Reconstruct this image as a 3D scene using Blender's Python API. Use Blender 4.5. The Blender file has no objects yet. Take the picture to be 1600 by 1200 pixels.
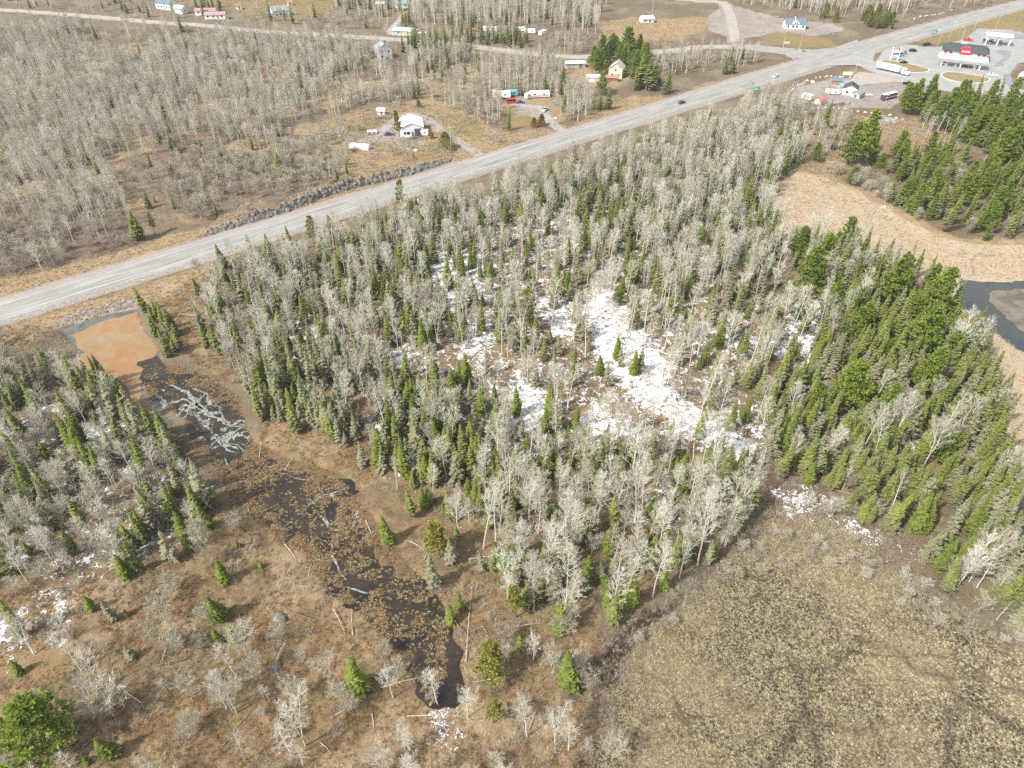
import bpy, math, random
import numpy as np
from mathutils import Vector, Matrix
from mathutils.geometry import tessellate_polygon

R = math.radians
random.seed(7)
RNG = np.random.default_rng(11)
scene = bpy.context.scene
COL = scene.collection

# ------------------------------------------------------------------ camera
CAM_H, HFOV, PITCH = 120.0, 73.0, 39.7
cam_data = bpy.data.cameras.new('camera')
cam = bpy.data.objects.new('camera', cam_data); COL.objects.link(cam)
cam.location = (0, 0, CAM_H)
cam.rotation_euler = (R(90 - PITCH), 0, 0)
cam_data.sensor_fit = 'HORIZONTAL'; cam_data.angle = R(HFOV)
cam_data.clip_start = 1.0; cam_data.clip_end = 20000
scene.camera = cam

# ------------------------------------------------------------------ sky, sun, exposure
SUN_EL, SUN_AZ = 47.0, 236.0        # azimuth: compass-like angle the light comes from, from +Y clockwise
world = bpy.data.worlds.new('World'); scene.world = world; world.use_nodes = True
wn = world.node_tree; wn.nodes.clear()
wo = wn.nodes.new('ShaderNodeOutputWorld'); wb = wn.nodes.new('ShaderNodeBackground')
sk = wn.nodes.new('ShaderNodeTexSky'); sk.sky_type = 'NISHITA'; sk.sun_disc = False
sk.sun_elevation = R(SUN_EL); sk.sun_rotation = R(SUN_AZ); sk.air_density = 1.0; sk.dust_density = 2.5
wb.inputs['Strength'].default_value = 0.15
hs = wn.nodes.new('ShaderNodeHueSaturation'); hs.inputs['Saturation'].default_value = .38   # thin high cloud: a paler, less blue sky
wn.links.new(sk.outputs[0], hs.inputs['Color']); wn.links.new(hs.outputs[0], wb.inputs[0]); wn.links.new(wb.outputs[0], wo.inputs[0])
sun_data = bpy.data.lights.new('sun', 'SUN'); sun_data.energy = 3.3; sun_data.angle = R(2.5)
sun_data.color = (1.0, 0.955, 0.88)
sun = bpy.data.objects.new('sun', sun_data); COL.objects.link(sun)
az = R(SUN_AZ); el = R(SUN_EL)
sdir = Vector((math.sin(az) * math.cos(el), math.cos(az) * math.cos(el), math.sin(el)))
sun.rotation_euler = sdir.to_track_quat('Z', 'Y').to_euler()
scene.view_settings.view_transform = 'Standard'; scene.view_settings.look = 'None'
scene.view_settings.gamma = 1; scene.view_settings.use_curve_mapping = False
scene.view_settings.exposure = 0.76
scene.render.engine = 'CYCLES'
scene.cycles.max_bounces = 5; scene.cycles.diffuse_bounces = 3; scene.cycles.glossy_bounces = 2
scene.cycles.transmission_bounces = 2; scene.cycles.transparent_max_bounces = 4
scene.cycles.use_denoising = False
scene.cycles.use_adaptive_sampling = True; scene.cycles.adaptive_threshold = 0.012

# ------------------------------------------------------------------ where a point of the photograph lies on the ground
FPX = 800 / math.tan(R(HFOV / 2)); CP, SP = math.cos(R(PITCH)), math.sin(R(PITCH))
def G(px, py, z=0.0):
    x = (px - 800) / FPX; y = -(py - 600) / FPX
    d = (x, CP + y * SP, -SP + y * CP)
    t = (CAM_H - z) / -d[2]
    return (d[0] * t, d[1] * t)
def GA(P):
    return np.array([G(a, b) for a, b in P])
def pix(X, Y, Z=0.0):
    dz = Z - CAM_H
    zc = Y * CP - dz * SP; yc = Y * SP + dz * CP
    zc = np.maximum(zc, 1e-3)
    return 800 + FPX * X / zc, 600 - FPX * yc / zc, zc

# ------------------------------------------------------------------ vectorised noise and polygon masks
def _h(ix, iy, s):
    n = (ix.astype(np.int64) * 374761393 + iy.astype(np.int64) * 668265263 + s * 1442695041) & 0xffffffff
    n = ((n ^ (n >> 13)) * 1274126177) & 0xffffffff
    return ((n ^ (n >> 16)) & 0xffff) / 65535.0
def vnoise(X, Y, sc, s=0):
    x = np.asarray(X) / sc; y = np.asarray(Y) / sc
    ix = np.floor(x); iy = np.floor(y); fx = x - ix; fy = y - iy
    fx = fx * fx * (3 - 2 * fx); fy = fy * fy * (3 - 2 * fy)
    a = _h(ix, iy, s); b = _h(ix + 1, iy, s); c = _h(ix, iy + 1, s); d = _h(ix + 1, iy + 1, s)
    return (a * (1 - fx) + b * fx) * (1 - fy) + (c * (1 - fx) + d * fx) * fy
def fbm(X, Y, sc, s=0, o=3):
    v = 0; a = 0.5; t = 0
    for i in range(o):
        v = v + a * vnoise(X, Y, sc, s + i * 17); t += a; a *= 0.5; sc *= 0.47
    return v / t
def sdist(poly, X, Y):
    """signed distance, positive inside"""
    n = len(poly); d2 = np.full(X.shape, 1e18); ins = np.zeros(X.shape, bool)
    for i in range(n):
        ax, ay = poly[i]; bx, by = poly[(i + 1) % n]
        ux, uy = bx - ax, by - ay; L = ux * ux + uy * uy + 1e-9
        t = np.clip(((X - ax) * ux + (Y - ay) * uy) / L, 0, 1)
        dx = X - ax - t * ux; dy = Y - ay - t * uy
        d2 = np.minimum(d2, dx * dx + dy * dy)
        c = ((ay > Y) != (by > Y)) & (X < (bx - ax) * (Y - ay) / (by - ay + 1e-12) + ax)
        ins ^= c
    return np.where(ins, 1, -1) * np.sqrt(d2)
def ldist(line, X, Y):
    d2 = np.full(X.shape, 1e18)
    for i in range(len(line) - 1):
        ax, ay = line[i]; bx, by = line[i + 1]
        ux, uy = bx - ax, by - ay; L = ux * ux + uy * uy + 1e-9
        t = np.clip(((X - ax) * ux + (Y - ay) * uy) / L, 0, 1)
        dx = X - ax - t * ux; dy = Y - ay - t * uy
        d2 = np.minimum(d2, dx * dx + dy * dy)
    return np.sqrt(d2)
def sm(x, a, b):
    t = np.clip((x - a) / (b - a), 0, 1); return t * t * (3 - 2 * t)
def mk(polys, X, Y, feather=3.0, warp=3.0, s=1):
    """0..1 mask of several photo-space polygons laid on the ground, with an uneven edge"""
    m = np.zeros(X.shape)
    w = (fbm(X, Y, 9.0, s) - 0.5) * 2 * warp
    for p in polys:
        q = GA(p)
        lo = q.min(0) - feather - warp - 1; hi = q.max(0) + feather + warp + 1
        k = (X > lo[0]) & (X < hi[0]) & (Y > lo[1]) & (Y < hi[1])
        if not k.any(): continue
        sd = sdist(q, X[k], Y[k]) + w[k]
        m[k] = np.maximum(m[k], sm(sd, -feather, feather))
    return m
def inpoly(p, X, Y):
    q = GA(p); lo = q.min(0); hi = q.max(0); r = np.zeros(X.shape, bool)
    k = (X > lo[0]) & (X < hi[0]) & (Y > lo[1]) & (Y < hi[1])
    if k.any(): r[k] = sdist(q, X[k], Y[k]) > 0
    return r

# ------------------------------------------------------------------ the plan of the place
HT = GA([(0,472),(200,412),(400,349),(575,300),(800,229),(900,200),(1000,172),(1100,139),(1200,112),(1300,79),(1400,47),(1500,22),(1600,0)])
HB = GA([(0,501),(200,446),(400,376),(575,323),(800,250),(900,220),(1000,192),(1100,161),(1200,135),(1300,101),(1400,69),(1500,43),(1600,13)])
_c = (HT + HB) / 2
_pf = np.polyfit(_c[:, 0], _c[:, 1], 3)
_xs = np.linspace(-175, 470, 90)
HWY = np.stack([_xs, np.polyval(_pf, _xs)], 1)
def _ext(L, d0, d1):
    a = L[0] + (L[0] - L[1]) / np.linalg.norm(L[0] - L[1]) * d0
    b = L[-1] + (L[-1] - L[-2]) / np.linalg.norm(L[-1] - L[-2]) * d1
    return np.vstack([a, L, b])
HWY = _ext(HWY, 400, 900)
def hw_half(x): return np.interp(x, [-160, 40, 90, 150, 280, 340, 420], [6.2, 6.4, 7.4, 8.6, 8.8, 8.0, 7.2])
def catmull(P, step=2.0):
    P = [np.array(p, float) for p in P]
    P = [2 * P[0] - P[1]] + P + [2 * P[-1] - P[-2]]
    out = []
    for i in range(1, len(P) - 2):
        n = max(2, int(np.linalg.norm(P[i + 1] - P[i]) / step))
        for k in range(n):
            t = k / n
            out.append(0.5 * ((2 * P[i]) + (-P[i-1] + P[i+1]) * t + (2*P[i-1] - 5*P[i] + 4*P[i+1] - P[i+2]) * t*t + (-P[i-1] + 3*P[i] - 3*P[i+1] + P[i+2]) * t**3))
    out.append(P[-2]); return np.array(out)
SIDE = catmull(GA([(-120,8),(0,15),(100,22),(182,29),(250,35),(325,40),(400,48),(500,54),(600,60),(700,68),(800,80),(882,88),(925,88),(1015,82),(1050,79),(1100,73),(1160,73),(1215,79),(1250,90)]), 4)
DRIVE1 = catmull(GA([(752,243),(735,232),(705,214),(680,196),(665,184),(640,178),(612,190),(600,203),(585,212),(560,222)]), 2)
DRIVE2 = catmull(GA([(888,207),(868,196),(853,180),(845,168),(815,164),(800,160)]), 2)
ROAD3 = catmull(GA([(1150,66),(1145,40),(1140,20),(1128,4),(1090,1),(1020,-6)]), 3)
ACCESS = catmull(GA([(1290,96),(1340,96),(1378,110),(1420,124),(1470,135),(1530,141),(1600,146),(1680,152)]), 3)
DRIVE4 = catmull(GA([(618,55),(610,48),(625,30),(633,18)]), 2)

POND_A = [(94,515),(130,502),(175,488),(218,479),(219,500),(232,524),(243,545),(252,565),(266,590),(262,625),(240,655),(215,640),(196,600),(170,585),(135,585),(112,565),(120,545),(108,528)]
CHAN = [(222,572),(250,562),(290,575),(322,585),(345,600),(372,618),(382,650),(395,690),(430,705),(470,722),(520,738),(555,775),(592,815),(612,845),(640,880),(662,920),(690,960),(702,1000),(700,1045),(690,1075),(655,1085),(636,1050),(610,1010),(585,980),(560,950),(520,930),(495,900),(470,865),(430,835),(395,805),(365,785),(345,745),(320,715),(305,690),(290,655),(262,640),(235,612)]
POND_E = [(1502,436),(1535,439),(1575,440),(1605,438),(1800,430),(1800,640),(1608,552),(1585,540),(1560,520),(1538,515),(1520,500),(1500,470)]
POND_F = [(1355,181),(1375,178),(1402,186),(1398,192),(1365,191),(1350,187)]
POND_G = [(1575,778),(1612,765),(1660,790),(1640,850),(1590,850),(1598,810)]
POND_H = [(1292,371),(1306,371),(1308,380),(1296,381)]
POND_K = [(660,622),(682,632),(680,642),(662,636)]
MARSH_C = [(905,1420),(925,1200),(940,1110),(965,1040),(1010,985),(1080,930),(1130,880),(1180,815),(1215,790),(1280,800),(1335,835),(1390,880),(1450,925),(1520,975),(1600,1015),(1800,1100),(1800,1420)]
MARSH_D = [(1205,320),(1235,270),(1300,282),(1345,300),(1390,330),(1440,360),(1500,382),(1600,385),(1800,380),(1800,1020),(1620,960),(1590,830),(1572,700),(1562,620),(1545,560),(1505,480),(1440,430),(1370,408),(1300,380),(1225,385)]
YARD_LOT = [(1236,148),(1256,134),(1290,124),(1335,120),(1385,122),(1420,126),(1460,136),(1455,142),(1425,143),(1405,160),(1385,170),(1330,170),(1275,166),(1242,158)]
STATION = [(1368,96),(1384,76),(1420,70),(1462,74),(1510,60),(1528,45),(1570,46),(1640,58),(1640,90),(1590,100),(1578,115),(1575,135),(1640,150),(1520,142),(1470,134),(1430,122),(1390,110)]
ISLAND = [(1470,118),(1478,113),(1500,114),(1530,119),(1546,123),(1540,128),(1510,130),(1480,124)]
VERGE_S = [(1370,97),(1385,94),(1420,100),(1450,108),(1445,113),(1420,113),(1395,104)]
SAND = [(1105,25),(1130,8),(1160,12),(1225,30),(1300,38),(1320,48),(1270,56),(1215,48),(1190,58),(1150,60),(1105,48)]
HOUSE_LAWN = [(1185,60),(1225,48),(1262,50),(1300,62),(1310,72),(1250,76),(1210,70)]
K1 = [(440,245),(480,205),(545,176),(600,168),(660,160),(730,172),(760,192),(800,205),(845,200),(868,205),(862,222),(745,240),(700,246),(640,262),(560,285),(480,300),(430,310)]
K2 = [(170,250),(300,232),(440,245),(560,285),(520,300),(400,338),(330,362),(240,340),(200,300)]
VERGE_N = [(-40,420),(90,418),(200,385),(330,352),(420,330),(520,292),(700,244),(862,214),(872,195),(910,190),(930,168),(990,150),(1060,150),(1110,128),(1180,112),(1240,96),(1248,101),(1100,136),(1000,170),(800,228),(575,298),(400,347),(200,410),(-40,484)]
VERGE_SW = [(-40,512),(0,504),(200,450),(330,412),(380,395),(330,440),(240,470),(215,478),(95,512),(60,540),(-40,560)]
OPEN_SW = [(240,475),(300,440),(400,400),(400,440),(330,500),(400,560),(410,600),(370,600),(290,560),(265,530)]
OPEN_MID = [(400,690),(430,650),(520,640),(620,640),(700,720),(560,760),(470,720)]
BOTTOM = [(-200,930),(60,930),(200,920),(330,850),(360,790),(400,810),(500,900),(600,1000),(650,1085),(710,1060),(700,970),(650,860),(760,900),(860,1000),(940,990),(960,1040),(935,1120),(905,1420),(-200,1420)]
LITTER = [(-40,600),(-40,1420),(900,1420),(940,1100),(1000,980),(1180,800),(1180,740),(1240,740),(1500,860),(1560,700),(1500,600),(1430,520),(1300,440),(1200,420),(1000,400),(800,420),(600,480),(400,560),(420,700),(340,760),(240,640),(100,620)]
TL_LAWN = [(240,0),(300,4),(345,14),(380,22),(420,33),(450,38),(480,30),(520,14),(520,-20),(220,-20)]
PROP2 = [(770,165),(800,150),(850,150),(900,160),(890,190),(870,196),(850,190),(800,185)]
PROP3 = [(880,100),(930,96),(980,104),(985,125),(960,140),(900,135),(885,120)]
GOLD3 = [(940,125),(962,122),(966,138),(945,142)]
RIPRAP = [(95,512),(215,477),(222,465),(190,468),(100,498),(70,520)]
OPEN_TR = [(1240,176),(1340,180),(1440,186),(1480,205),(1500,230),(1490,260),(1420,250),(1340,262),(1300,290),(1240,272),(1300,230),(1230,200)]
BRUSH_UL = [(-60,350),(30,345),(120,350),(200,355),(215,385),(90,418),(-60,440)]
BROWN_T = [(395,52),(490,60),(560,66),(540,78),(450,76),(400,80)]
BROWN_T2 = [(840,40),(870,36),(935,62),(930,78),(860,72)]
FIELD_T = [(930,40),(985,26),(1050,30),(1110,26),(1105,50),(1060,66),(960,70)]
FIELD_R = [(1430,52),(1520,30),(1600,12),(1800,-30),(1800,60),(1600,52),(1530,44),(1510,58),(1462,72),(1440,68)]

SNOW = [  # (polygon, strength)
 ([(905,440),(940,428),(985,470),(1010,520),(1050,560),(1070,600),(1110,640),(1160,670),(1195,700),(1180,735),(1100,725),(1050,690),(1000,650),(940,600),(920,540),(900,500)], .73),
 ([(820,470),(905,450),(915,520),(870,560),(830,540)], .62),
 ([(765,600),(810,570),(870,600),(880,650),(845,690),(790,680)], .72),
 ([(900,590),(1000,640),(1050,700),(980,720),(880,680)], .66),
 ([(1090,490),(1150,480),(1200,520),(1190,560),(1120,560)], .6),
 ([(1220,470),(1310,460),(1320,570),(1260,600),(1190,550)], .62),
 ([(660,380),(720,350),(770,400),(780,470),(700,520),(660,460)], .64),
 ([(580,560),(640,520),(680,560),(620,600),(540,640)], .66),
 ([(560,660),(620,650),(700,655),(650,700),(580,700)], .62),
 ([(700,480),(790,500),(780,560),(710,570)], .62),
 ([(860,330),(1100,290),(1120,350),(880,400)], .5), ([(1100,640),(1200,620),(1260,700),(1180,740)], .55), ([(1020,740),(1130,760),(1080,840),(960,820)], .5),
 ([(540,545),(600,560),(600,620),(530,640)], .6),
 ([(1195,760),(1260,752),(1330,800),(1380,840),(1360,850),(1290,815),(1220,800)], .66),
 ([(1340,700),(1400,690),(1420,735),(1370,745)], .66),
 ([(1475,690),(1500,690),(1500,740),(1478,745)], .7),
 ([(1405,855),(1450,860),(1440,885),(1410,880)], .6),
 ([(1165,780),(1210,790),(1190,815),(1170,805)], .6),
 ([(60,620),(120,625),(200,660),(205,690),(150,700),(95,680),(60,655)], .6),
 ([(10,655),(70,650),(85,700),(40,710),(10,690)], .7),
 ([(120,690),(200,700),(190,760),(150,780),(130,730)], .45),
 ([(-20,850),(45,855),(50,895),(-20,900)], .75),
 ([(60,930),(120,915),(140,1000),(110,1060),(70,1030)], .6),
 ([(-20,960),(40,960),(45,1010),(20,1040),(-20,1020)], .72),
 ([(185,925),(240,930),(270,965),(230,975),(190,955)], .48),
 ([(325,915),(370,905),(375,945),(335,950)], .45),
 ([(230,1030),(300,1015),(290,1050),(240,1050)], .42),
 ([(640,1060),(730,1080),(730,1180),(660,1170),(620,1120)], .52),
 ([(690,1000),(722,1010),(712,1070),(690,1060)], .48),
 ([(700,820),(730,800),(730,840),(705,840)], .55),
 ([(700,730),(730,720),(735,760),(705,760)], .3),
 ([(415,590),(445,590),(450,640),(420,640)], .6),
 ([(560,1000),(585,1005),(580,1030),(560,1025)], .4),
 ([(160,120),(230,110),(230,140),(160,150)], .3),
 ([(0,190),(190,170),(200,260),(0,240)], .26),
 ([(1240,200),(1320,220),(1330,262),(1290,250)], .4),
 ([(1380,320),(1395,320),(1390,330),(1378,330)], .6),
 ([(1500,220),(1560,225),(1560,265),(1520,260)], .4),
 ([(1215,385),(1240,385),(1240,410),(1215,415)], .6),
 ([(1560,830),(1620,840),(1620,870),(1570,850)], .5),
 ([(640,300),(800,300),(1180,330),(1200,520),(1180,640),(1500,600),(1450,800),(1200,720),(800,740),(600,760),(540,640),(400,560),(480,440)], .46),
 ([(0,600),(240,650),(330,800),(200,920),(0,930)], .46),
]
OPENSNOW = [SNOW[i][0] for i in (0, 1, 2, 3)]

def snow_amt(X, Y):
    s = np.zeros(X.shape)
    for p, k in SNOW:
        s = np.maximum(s, k * mk([p], X, Y, 6.5, 5.0, 5))
    return s

CUT = GA([(322,366),(400,343),(460,324),(520,302),(600,281),(650,268),(705,250)])
def ground_h(X, Y):
    X = np.asarray(X, float); Y = np.asarray(Y, float)
    base = (fbm(X, Y, 34, 3) - 0.45) * 4.2 + (fbm(X, Y, 7.5, 4, 2) - 0.5) * 0.9
    small = (fbm(X, Y, 1.6, 9, 2) - 0.5) * 0.42
    flat = 1.0
    dr = ldist(HWY, X, Y) - 8.5
    for L, w in ((SIDE, 4), (DRIVE1, 2.5), (DRIVE2, 2.5), (ROAD3, 4), (ACCESS, 6), (DRIVE4, 2.5)):
        dr = np.minimum(dr, ldist(L, X, Y) - w)
    flat = sm(dr, 0, 16)
    pads = mk([YARD_LOT, STATION, SAND, K1, PROP2, PROP3, TL_LAWN, HOUSE_LAWN, POND_A, POND_F], X, Y, 5, 0)
    wet = mk([CHAN, MARSH_C, MARSH_D, POND_E, POND_G], X, Y, 6, 0)
    near = flat * (1 - pads) * (1 - wet)
    h = base * near + small * sm(dr, 0, 4) * (1 - pads * 0.8) - 0.14 * (1 - near)
    # blasted rock cut beside the highway: bank rising behind it
    d = ldist(CUT, X, Y)
    side = np.polyval(_pf, np.clip(X, -175, 470))
    above = Y > side
    along = np.clip((X - CUT[0, 0]) / (CUT[-1, 0] - CUT[0, 0]), 0, 1)
    lift = 2.5 * np.sin(np.pi * np.clip(along * 0.96 + 0.02, 0, 1)) ** 0.5
    dh = np.interp(X, CUT[:, 0], CUT[:, 1])
    off = Y - dh
    h = h + np.where((X > CUT[0, 0]) & (X < CUT[-1, 0]), lift * sm(off, -1.0, 1.8) * (1 - sm(off, 7, 30)), 0)
    # basins
    for p, dep, f in ((POND_A, 0.9, 1.3), (POND_E, 1.0, 2.0), (POND_F, 0.5, 1.5), (POND_G, 0.8, 1.5), (POND_H, .6, 1.0), (POND_K, .9, 1.0)):
        m = mk([p], X, Y, f, 0.7, 8)
        h = h * (1 - m) - dep * m
    m = mk([CHAN], X, Y, 3.5, 4.5, 8)
    px, py, _ = pix(X, Y)
    openw = mk([[(222,572),(290,575),(372,618),(382,650),(395,690),(340,730),(305,690),(262,640)], [(430,835),(395,740),(470,722),(520,790),(510,860)],[(560,900),(680,900),(700,980),(690,1060),(640,1060),(590,960)]], X, Y, 4, 3, 3)
    tus = fbm(X, Y, 1.9, 21, 3)
    # dark winding creek beds inside the flooded meadow
    creek = sm(np.abs(fbm(X, Y, 11.0, 31, 2) - 0.5), 0.0, 0.06)
    isl = -0.68 + 0.86 * tus * creek - 0.22 * openw
    q = GA(CHAN); k = (X > q[:, 0].min() - 9) & (X < q[:, 0].max() + 9) & (Y > q[:, 1].min() - 9) & (Y < q[:, 1].max() + 9)
    e = np.full(X.shape, -9.0)
    if k.any(): e[k] = sdist(q, X[k], Y[k]) + (fbm(X[k], Y[k], 6, 19) - .5) * 7
    isl = isl + .10 * (1 - sm(e, .5, 7.5))
    h = h * (1 - m) + isl * m
    return h

# ------------------------------------------------------------------ material helpers
class NT:
    def __init__(s, name):
        s.m = bpy.data.materials.new(name); s.m.use_nodes = True
        s.t = s.m.node_tree; s.t.nodes.clear()
        s.out = s.t.nodes.new('ShaderNodeOutputMaterial')
    def n(s, typ, **kw):
        o = s.t.nodes.new(typ)
        for k, v in kw.items(): setattr(o, k, v)
        return o
    def link(s, a, b): s.t.links.new(a, b)
    def set(s, sock, v):
        if isinstance(v, bpy.types.NodeSocket): s.link(v, sock)
        elif isinstance(v, (tuple, list)) and len(v) == 3 and sock.type == 'RGBA': sock.default_value = (*v, 1)
        else: sock.default_value = v
    def mix(s, f, a, b, mode='MIX'):
        o = s.n('ShaderNodeMix', data_type='RGBA', blend_type=mode)
        s.set(o.inputs[0], f); s.set(o.inputs[6], a); s.set(o.inputs[7], b); return o.outputs[2]
    def math(s, op, a, b=0.0, c=0.0, clamp=False):
        o = s.n('ShaderNodeMath', operation=op, use_clamp=clamp)
        s.set(o.inputs[0], a); s.set(o.inputs[1], b)
        if op in ('MULTIPLY_ADD', 'SMOOTH_MIN'): s.set(o.inputs[2], c)
        return o.outputs[0]
    def ss(s, v, a, b, lo=0.0, hi=1.0):
        o = s.n('ShaderNodeMapRange', interpolation_type='SMOOTHSTEP')
        s.set(o.inputs[0], v); o.inputs[1].default_value = a; o.inputs[2].default_value = b
        o.inputs[3].default_value = lo; o.inputs[4].default_value = hi; return o.outputs[0]
    def noise(s, scale, detail=3, rough=.55, vec=None, dist=0.0):
        o = s.n('ShaderNodeTexNoise'); o.inputs['Scale'].default_value = scale
        o.inputs['Detail'].default_value = detail; o.inputs['Roughness'].default_value = rough
        o.inputs['Distortion'].default_value = dist
        if vec is not None: s.link(vec, o.inputs['Vector'])
        return o.outputs['Fac']
    def attr(s, name, which='Fac'):
        o = s.n('ShaderNodeAttribute', attribute_name=name); return o.outputs[which]
    def pos(s):
        return s.n('ShaderNodeNewGeometry').outputs['Position']
    def obj(s):
        return s.n('ShaderNodeTexCoord').outputs['Object']
    def bsdf(s, col, rough=.8, spec=.3, normal=None, metal=0.0):
        o = s.n('ShaderNodeBsdfPrincipled'); s.set(o.inputs['Base Color'], col); s.set(o.inputs['Roughness'], rough)
        o.inputs['Specular IOR Level'].default_value = spec; o.inputs['Metallic'].default_value = metal
        if normal is not None: s.link(normal, o.inputs['Normal'])
        s.link(o.outputs[0], s.out.inputs[0]); return o
    def bump(s, h, strength=.5, dist=.1):
        o = s.n('ShaderNodeBump'); o.inputs['Strength'].default_value = strength; o.inputs['Distance'].default_value = dist
        s.link(h, o.inputs['Height']); return o.outputs[0]

def simple(name, col, rough=.7, spec=.3, var=.12, scale=1.5, metal=0.0):
    N = NT(name); p = N.obj()
    f = N.noise(scale, 4, .6, p)
    a = tuple(max(0, c * (1 - var)) for c in col); b = tuple(min(1, c * (1 + var)) for c in col)
    N.bsdf(N.mix(N.ss(f, .3, .7), a, b), rough, spec, None, metal); return N.m

def foliage(name, dark, mid, bright, trans=.38, low=None):
    N = NT(name); r = N.n('ShaderNodeObjectInfo').outputs['Random']
    rm = N.n('ShaderNodeGeometry' if False else 'ShaderNodeNewGeometry').outputs['Random Per Island']
    a = N.mix(N.ss(r, .0, .55), dark, mid); a = N.mix(N.ss(r, .62, 1.0), a, bright)
    a = N.mix(N.ss(rm, .0, 1.0, 0, .5), a, tuple(min(1, c * 1.55) for c in bright))
    a = N.mix(N.ss(rm, .0, .35, .38, 0), a, tuple(c * .45 for c in dark))
    if low:        # dead grey lower branches on the old trees
        sp = N.n('ShaderNodeSeparateXYZ'); N.link(N.obj(), sp.inputs[0])
        a = N.mix(N.ss(sp.outputs[2], 1.0, 6.5, .7, 0), a, low)
    d = N.n('ShaderNodeBsdfDiffuse'); N.set(d.inputs[0], a)
    t = N.n('ShaderNodeBsdfTranslucent'); N.set(t.inputs[0], a)
    m = N.n('ShaderNodeMixShader'); m.inputs[0].default_value = trans
    N.link(d.outputs[0], m.inputs[1]); N.link(t.outputs[0], m.inputs[2]); N.link(m.outputs[0], N.out.inputs[0])
    return N.m

def twig_mat(name, a, b, c):
    N = NT(name); r = N.n('ShaderNodeObjectInfo').outputs['Random']
    x = N.mix(N.ss(r, 0, .5), a, b); x = N.mix(N.ss(r, .5, 1), x, c)
    rm = N.n('ShaderNodeNewGeometry').outputs['Random Per Island']
    x = N.mix(N.ss(rm, 0, 1, 0, .35), x, tuple(v * .55 for v in a))
    d = N.n('ShaderNodeBsdfDiffuse'); N.set(d.inputs[0], x); N.link(d.outputs[0], N.out.inputs[0]); return N.m

M = {}
M['spruce_needles'] = foliage('spruce_needles', (.165, .19, .075), (.22, .25, .08), (.28, .31, .085), low=(.23, .21, .14))
M['grey_spruce_needles'] = foliage('grey_spruce_needles', (.29, .285, .185), (.36, .35, .24), (.26, .27, .14), low=(.33, .30, .22))
M['bright_needles'] = foliage('bright_needles', (.145, .185, .05), (.19, .235, .055), (.24, .275, .065))
M['pine_needles'] = foliage('pine_needles', (.14, .20, .042), (.195, .26, .048), (.26, .315, .06))
M['olive_needles'] = foliage('olive_needles', (.20, .21, .06), (.27, .28, .07), (.31, .29, .08))
M['rust_needles'] = foliage('rust_needles', (.26, .15, .05), (.3, .17, .05), (.33, .22, .06))
M['pale_bark'] = twig_mat('pale_bark', (.70, .66, .57), (.78, .74, .66), (.62, .57, .47))
M['pale_twigs'] = twig_mat('pale_twigs', (.56, .54, .44), (.66, .64, .54), (.43, .405, .31))
M['tan_twigs'] = twig_mat('tan_twigs', (.44, .405, .31), (.54, .51, .41), (.34, .30, .22))
M['grey_twigs'] = twig_mat('grey_twigs', (.34, .29, .22), (.42, .37, .29), (.27, .22, .16))
M['conifer_bark'] = twig_mat('conifer_bark', (.16, .13, .10), (.22, .18, .15), (.12, .10, .08))
M['grey_wood'] = simple('grey_wood', (.46, .41, .35), .9, .1, .25, 3)
M['brown_wood'] = simple('brown_wood', (.24, .17, .11), .9, .1, .3, 3)
M['straw'] = twig_mat('straw', (.50, .38, .21), (.58, .46, .28), (.38, .27, .14))
M['rust_straw'] = twig_mat('rust_straw', (.30, .195, .10), (.38, .265, .14), (.22, .14, .075))
M['reed'] = twig_mat('reed', (.52, .44, .27), (.61, .53, .36), (.33, .275, .165))
M['pale_reed'] = twig_mat('pale_reed', (.56, .42, .27), (.62, .48, .32), (.46, .34, .21))
M['rock'] = None
N = NT('rock'); p = N.obj(); r = N.n('ShaderNodeObjectInfo').outputs['Random']
f = N.noise(1.3, 5, .6, p); c = N.mix(N.ss(f, .35, .65), (.06, .058, .054), (.25, .245, .22)); c = N.mix(N.math('MULTIPLY', r, .5), c, (.27, .22, .17))
N.bsdf(c, .9, .2, N.bump(N.noise(4, 4, .6, p), .6, .2)); M['rock'] = N.m
M['pale_rock'] = simple('pale_rock', (.46, .42, .37), .9, .2, .2, 1.0)

# ground ------------------------------------------------------------
N = NT('ground'); p = N.pos()
A = N.n('ShaderNodeAttribute', attribute_name='mask_a'); sa = N.n('ShaderNodeSeparateColor'); N.link(A.outputs['Color'], sa.inputs[0])
B = N.n('ShaderNodeAttribute', attribute_name='mask_b'); sb = N.n('ShaderNodeSeparateColor'); N.link(B.outputs['Color'], sb.inputs[0])
C_ = N.n('ShaderNodeAttribute', attribute_name='mask_c'); sc_ = N.n('ShaderNodeSeparateColor'); N.link(C_.outputs['Color'], sc_.inputs[0])
snow, straw, gravel = sa.outputs; litter = A.outputs['Alpha']
lawn, marshd, dark = sb.outputs; marshc = B.outputs['Alpha']
creek_, brush_, trail_ = sc_.outputs
nf = N.noise(2.6, 4, .65, p); nm = N.noise(.35, 4, .6, p, .6); nl = N.noise(.05, 3, .55, p); nff = N.noise(9.0, 2, .6, p)
def edge(mask, amt=.7, w=.16):
    q = N.math('ADD', mask, N.math('MULTIPLY', N.math('SUBTRACT', nm, .5), amt))
    q = N.math('ADD', q, N.math('MULTIPLY', N.math('SUBTRACT', nf, .5), amt * .6))
    return N.ss(q, .5 - w, .5 + w)
base = N.mix(N.ss(nf, .35, .65), (.085, .066, .045), (.215, .175, .12))
base = N.mix(N.ss(nm, .40, .62), base, (.17, .12, .075)); base = N.mix(N.ss(nl, .45, .65, 0, .6), base, (.23, .205, .14))
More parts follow.
